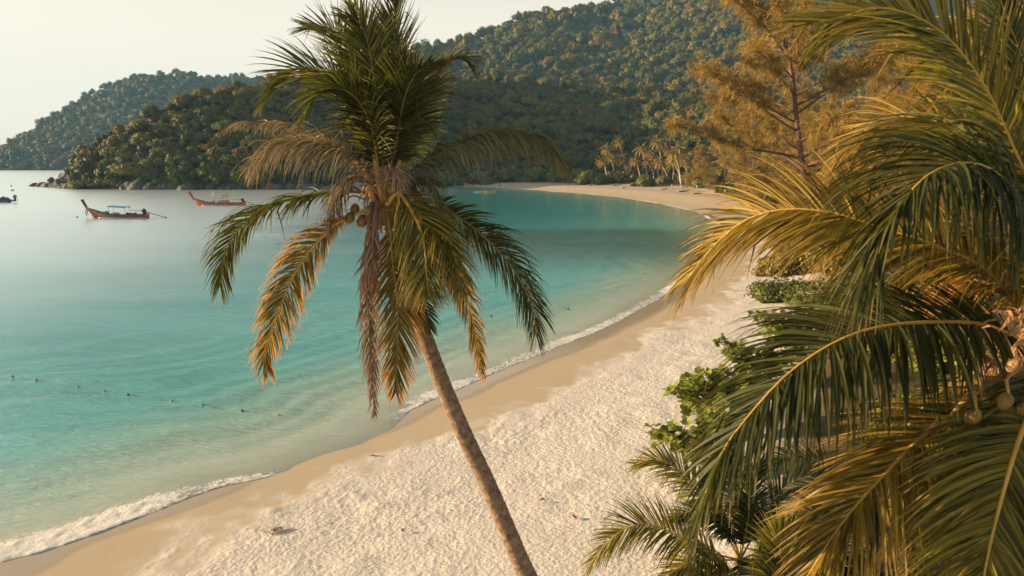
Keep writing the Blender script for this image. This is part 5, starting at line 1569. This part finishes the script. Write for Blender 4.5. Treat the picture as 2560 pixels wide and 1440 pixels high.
# small orange craft by the far beach
g4 = ground(1216, 481)
k4 = empty('kayak', g4, 'small orange kayak drifting off the far beach', 'boat')
V, F = hull_mesh(3.6, 0.9, lambda f: 0.35 + 0.25 * (2 * f - 1) ** 2, -0.5, 0.6, 16)
b = MB(); b.add(V, F); ob = link('hull', mesh_np('hull', b.V, b.F, False), M['kayak_orange']); ob.parent = k4; ob.location = (-0.5, 0, 0)
b = MB(); b.box((0.6, 0, 0.4), (0.5, 0.6, 0.35)); b.box((2.0, 0, 0.4), (0.5, 0.6, 0.35)); ob = link('seat', mesh_np('seat', b.V, b.F), M['cargo_tan']); ob.parent = k4; ob.location = (-0.5, 0, 0)
b = MB(); b.tube([(-1.2, 0, 0.25), (-4.0, 0.3, 0.12)], 0.06, 6); b.box((-4.0, 0.3, 0.12), (0.8, 0.3, 0.06)); ob = link('paddle', mesh_np('paddle', b.V, b.F), M['paint_white']); ob.parent = k4

# ------------------------------------------------------------------ buoys and rope
M['buoy_dark'] = simple_mat('buoy_dark', (0.05, 0.06, 0.05), 0.5, 0.3, 5)
M['buoy_tan'] = simple_mat('buoy_tan', (0.30, 0.22, 0.10), 0.5, 0.3, 5)
M['rope'] = simple_mat('rope', (0.10, 0.12, 0.10), 0.8, 0.2, 9)


def buoy(u, v, r, mat, label, group):
    g = ground(u, v)
    o = empty('buoy', g, label, 'buoy', group)
    b = MB(); b.ball((0, 0, 0.25 * r), (r, r, r * 0.95), 12, 8); ob = link('float', mesh_np('float', b.V, b.F, True), mat); ob.parent = o
    b = MB(); b.tube([(0, 0, r * 0.9), (0, 0, r * 1.5)], [r * 0.35, r * 0.2], 8); ob = link('neck', mesh_np('neck', b.V, b.F, True), mat); ob.parent = o


bl = [(31, 943, 0, 'dark buoy at the far left end of the swimming rope'), (90, 951, 1, 'tan buoy second from the left on the rope'), (195, 968, 1, 'tan buoy third from the left on the rope'), (260, 978, 1, 'tan buoy fourth from the left on the rope'), (320, 988, 0, 'dark buoy in the middle of the rope, right of four others'),
      (429, 1003, 1, 'pale buoy at the middle gap of the rope'), (507, 1015, 0, 'dark buoy third from the right on the rope'), (605, 1028, 0, 'dark buoy second from the right on the rope'), (696, 1041, 1, 'tan buoy at the right end of the rope')]
for (u, v, k, lb) in bl:
    buoy(u, v, 0.062, M['buoy_tan'] if k else M['buoy_dark'], lb, 'buoys along the swimming rope')
b = MB()
c_, _ = spline([ground(u, v) for u, v in [(-160, 915)] + [(q[0], q[1]) for q in bl] + [(770, 1053), (870, 1085)]], 120)
b.tube([Vector((q[0], q[1], -0.004 + 0.02 * math.sin(i * 0.9))) for i, q in enumerate(c_)], 0.012, 5)
tag(b.build('swimming_rope', M['rope']), 'thin dark rope floating on the water linking the buoys', 'rope')
for (u, v, r, lb) in [(1420, 774, 0.085, 'lone dark buoy off the beach right of the drooping frond'), (1228, 792, 0.07, 'lone small buoy under the drooping right frond'), (193, 544, 0.2, 'dark mooring buoy ahead of the nearest boat'), (1611, 686, 0.09, 'lone buoy close to the tip of the pale frond')]:
    buoy(u, v, r, M['buoy_dark'], lb, 'lone buoys on the bay')

# ------------------------------------------------------------------ small things on the sand
def on_sand(u, v):
    g = ground(u, v, 0.3)
    for _ in range(3):
        z = float(land_z(np.array([[g.x, g.y]]))[0])
        g = ground(u, v, z)
    return Vector((g.x, g.y, z))


p = on_sand(933, 1142)
b = MB(); b.tube([(-0.16, 0.03, 0.03), (0, 0, 0.05), (0.12, -0.02, 0.04), (0.2, 0.03, 0.05)], [0.012, 0.018, 0.015, 0.008], 6); b.tube([(0.02, 0, 0.05), (-0.08, 0.1, 0.09)], [0.012, 0.006], 5)
o = link('twig', mesh_np('twig', b.V, b.F, True), M['bark_dark']); o.location = p
tag(o, 'dark twig lying on the sand left of the palm trunk', 'twig')
M['leaf_red'] = simple_mat('leaf_red', (0.42, 0.13, 0.06), 0.7, 0.3, 6)


def fallen_leaf(u, v, s_, rz, label):
    p = on_sand(u, v)
    b = MB()
    V, F = [], []
    for i in range(7):
        f = i / 6
        w = s_ * 0.34 * math.sin(PI * min(1, 0.06 + f * 0.94)) ** 0.8
        for k in (-1, 0, 1):
            V.append((s_ * (f - 0.5), k * w, 0.045 + abs(k) * 0.03 * s_ / 0.1 + 0.03 * math.sin(f * 3)))
    for i in range(6):
        for k in (0, 1): F.append((i * 3 + k, i * 3 + k + 1, i * 3 + k + 4, i * 3 + k + 3))
    b.add(V, F)
    o = link('fallen_leaf', mesh_np('fallen_leaf', b.V, b.F, False), M['leaf_red'])
    o.location = p; o.rotation_euler = (0, 0, rz)
    tag(o, label, 'leaf', 'fallen leaves on the sand')


fallen_leaf(1357, 1256, 0.14, 0.4, 'reddish fallen leaf on the sand right of the trunk')
fallen_leaf(1436, 1300, 0.18, 2.0, 'tan fallen leaf on the sand near the young palm')
fallen_leaf(1008, 1332, 0.12, 1.2, 'small rusty fallen leaf left of the trunk near the bottom')
M['weed'] = simple_mat('weed', (0.33, 0.20, 0.12), 0.9, 0.4, 12)
p = on_sand(690, 1330)
b = MB(); wr = random.Random(4)
for k in range(60):
    a = wr.uniform(0, 6.28); c = Vector((wr.gauss(0, 0.16), wr.gauss(0, 0.09), 0.05))
    d = Vector((math.cos(a), math.sin(a), 0)) * wr.uniform(0.03, 0.11)
    b.tube([c - d, c + Vector((0, 0, wr.uniform(0.02, 0.06))), c + d], wr.uniform(0.003, 0.009), 4)
o = link('seaweed_clump', mesh_np('seaweed_clump', b.V, b.F, True), M['weed']); o.location = p
tag(o, 'brown clump of dry seaweed on the trodden sand', 'seaweed')

# far beach: posts, table, driftwood
for k, (u, v, h) in enumerate([(1184, 466.5, 11), (1201, 466.8, 9), (1217, 467, 11), (1226, 467, 8), (1250, 467.5, 10)]):
    g = ground(u, v)
    s_ = g.y / F_PX
    b = MB(); b.tube([(0, 0, -1.0), (0.02, 0, h * s_ * 0.5), (0.05 * (k - 2), 0, h * s_)], [0.22, 0.2, 0.17], 8)
    o = link('post', mesh_np('post', b.V, b.F, True), M['bark_dark']); o.location = g
    tag(o, ['leftmost dark post at the water below the grey frond', 'second short dark post from the left on the far shore', 'middle dark post on the far shore', 'shortest dark post on the far shore', 'rightmost dark post standing apart on the far shore'][k], 'post', 'posts at the far waterline')
p = gpt(1694, 474)
o = empty('beach_table', p, 'pale wooden rack table under the far palms', 'table')
b = MB(); b.box((0, 0, 1.35), (4.2, 1.4, 0.14)); ob = link('tabletop', mesh_np('tabletop', b.V, b.F), M['wood_pale']); ob.parent = o
for x in (-1.9, 1.9):
    for y in (-0.6, 0.6):
        b = MB(); b.box((x, y, 0.6), (0.16, 0.16, 1.38)); ob = link('leg', mesh_np('leg', b.V, b.F), M['wood_pale']); ob.parent = o
drift = [(1540, 466, 26, 0.1, 'driftwood log at the foot of the white stemmed far palm'), (1480, 465, 22, 0.4, 'driftwood pile under the olive bush on the far beach'), (1710, 481, 40, 0.5, 'long driftwood trunk lying below the beach table'), (1745, 486, 30, 0.2, 'driftwood branch right of the beach table'), (1660, 476, 22, -0.2, 'reddish driftwood left of the beach table'), (1560, 472, 10, 0.2, 'short dark log lying alone on the far sand')]
for k, (u, v, w, rz, lb) in enumerate(drift):
    p = gpt(u, v); s_ = p.y / F_PX
    b = MB(); Ln = w * s_
    b.tube([(-Ln / 2, 0, 0.15), (-Ln * 0.1, 0.2, 0.3), (Ln * 0.2, 0.1, 0.35), (Ln / 2, 0, 0.7)], [0.28, 0.22, 0.16, 0.06], 7)
    b.tube([(-Ln * 0.05, 0.2, 0.3), (Ln * 0.1, 0.6, 1.0), (Ln * 0.22, 0.7, 1.3)], [0.13, 0.08, 0.03], 6)
    b.tube([(Ln * 0.1, 0.1, 0.33), (Ln * 0.3, -0.6, 0.8)], [0.10, 0.03], 6)
    o = link('driftwood', mesh_np('driftwood', b.V, b.F, True), M['wood_grey']); o.location = p; o.rotation_euler = (0, 0, rz)
    tag(o, lb, 'driftwood', 'driftwood on the far beach')

# ------------------------------------------------------------------ air
hz = MB(); hz.box((0, 1170, 140), (5600, 2460, 300))
hm_, hnt, hb_ = new_mat('haze_air')
hnt.nodes.remove(hb_)
pv = N(hnt, 'ShaderNodeVolumePrincipled')
pv.inputs['Color'].default_value = (0.30, 0.64, 1.0, 1)
pv.inputs['Density'].default_value = 0.00014
pv.inputs['Anisotropy'].default_value = 0.0
L(hnt, pv.outputs[0], hnt.nodes['Material Output'].inputs['Volume'])
ho = link('haze', mesh_np('haze', hz.V, hz.F, False), hm_)
tag(ho, 'thin sea haze over the bay', None, None, 'stuff')

# ------------------------------------------------------------------ light
SUN_EL, SUN_AZ = math.radians(11.5), math.radians(-84)     # azimuth from +Y towards +X
sd = Vector((math.sin(SUN_AZ) * math.cos(SUN_EL), math.cos(SUN_AZ) * math.cos(SUN_EL), math.sin(SUN_EL)))
sun_d = bpy.data.lights.new('sun', 'SUN')
sun_d.energy = 5.0
sun_d.angle = math.radians(0.5)
sun_d.color = (1.0, 0.72, 0.42)
sun = bpy.data.objects.new('sun', sun_d); COL.objects.link(sun)
sun.rotation_euler = sd.to_track_quat('Z', 'Y').to_euler()
sun.location = (0, 0, 60)
w = bpy.data.worlds.new('World'); scn.world = w; w.use_nodes = True
nt = w.node_tree
bg = nt.nodes['Background']
sky = N(nt, 'ShaderNodeTexSky'); sky.sky_type = 'NISHITA'; sky.sun_disc = False
sky.sun_elevation = SUN_EL; sky.sun_rotation = SUN_AZ
sky.air_density = 1.0; sky.dust_density = 3.0; sky.ozone_density = 1.0
hs = N(nt, 'ShaderNodeHueSaturation'); hs.inputs['Saturation'].default_value = 0.45
L(nt, sky.outputs[0], hs.inputs['Color'])
tn = mix(nt, 1.0, hs.outputs[0], (1.0, 0.945, 0.85), 'MULTIPLY')
wtc = N(nt, 'ShaderNodeTexCoord'); wsp = N(nt, 'ShaderNodeSeparateXYZ'); L(nt, wtc.outputs['Generated'], wsp.inputs[0])
milky = maprange(nt, wsp.outputs[2], 0.14, 0.42, 0.88, 0.0)       # milky air low in the sky
tn = mix(nt, milky, tn, (4.95, 4.40, 3.62))
L(nt, tn, bg.inputs[0])
bg.inputs[1].default_value = 0.08

vs = scn.view_settings
vs.view_transform = 'Standard'; vs.look = 'None'; vs.exposure = 1.5; vs.gamma = 1.0
scn.cycles.max_bounces = 8
scn.cycles.transparent_max_bounces = 16
scn.cycles.volume_bounces = 0
scn.cycles.use_denoising = True
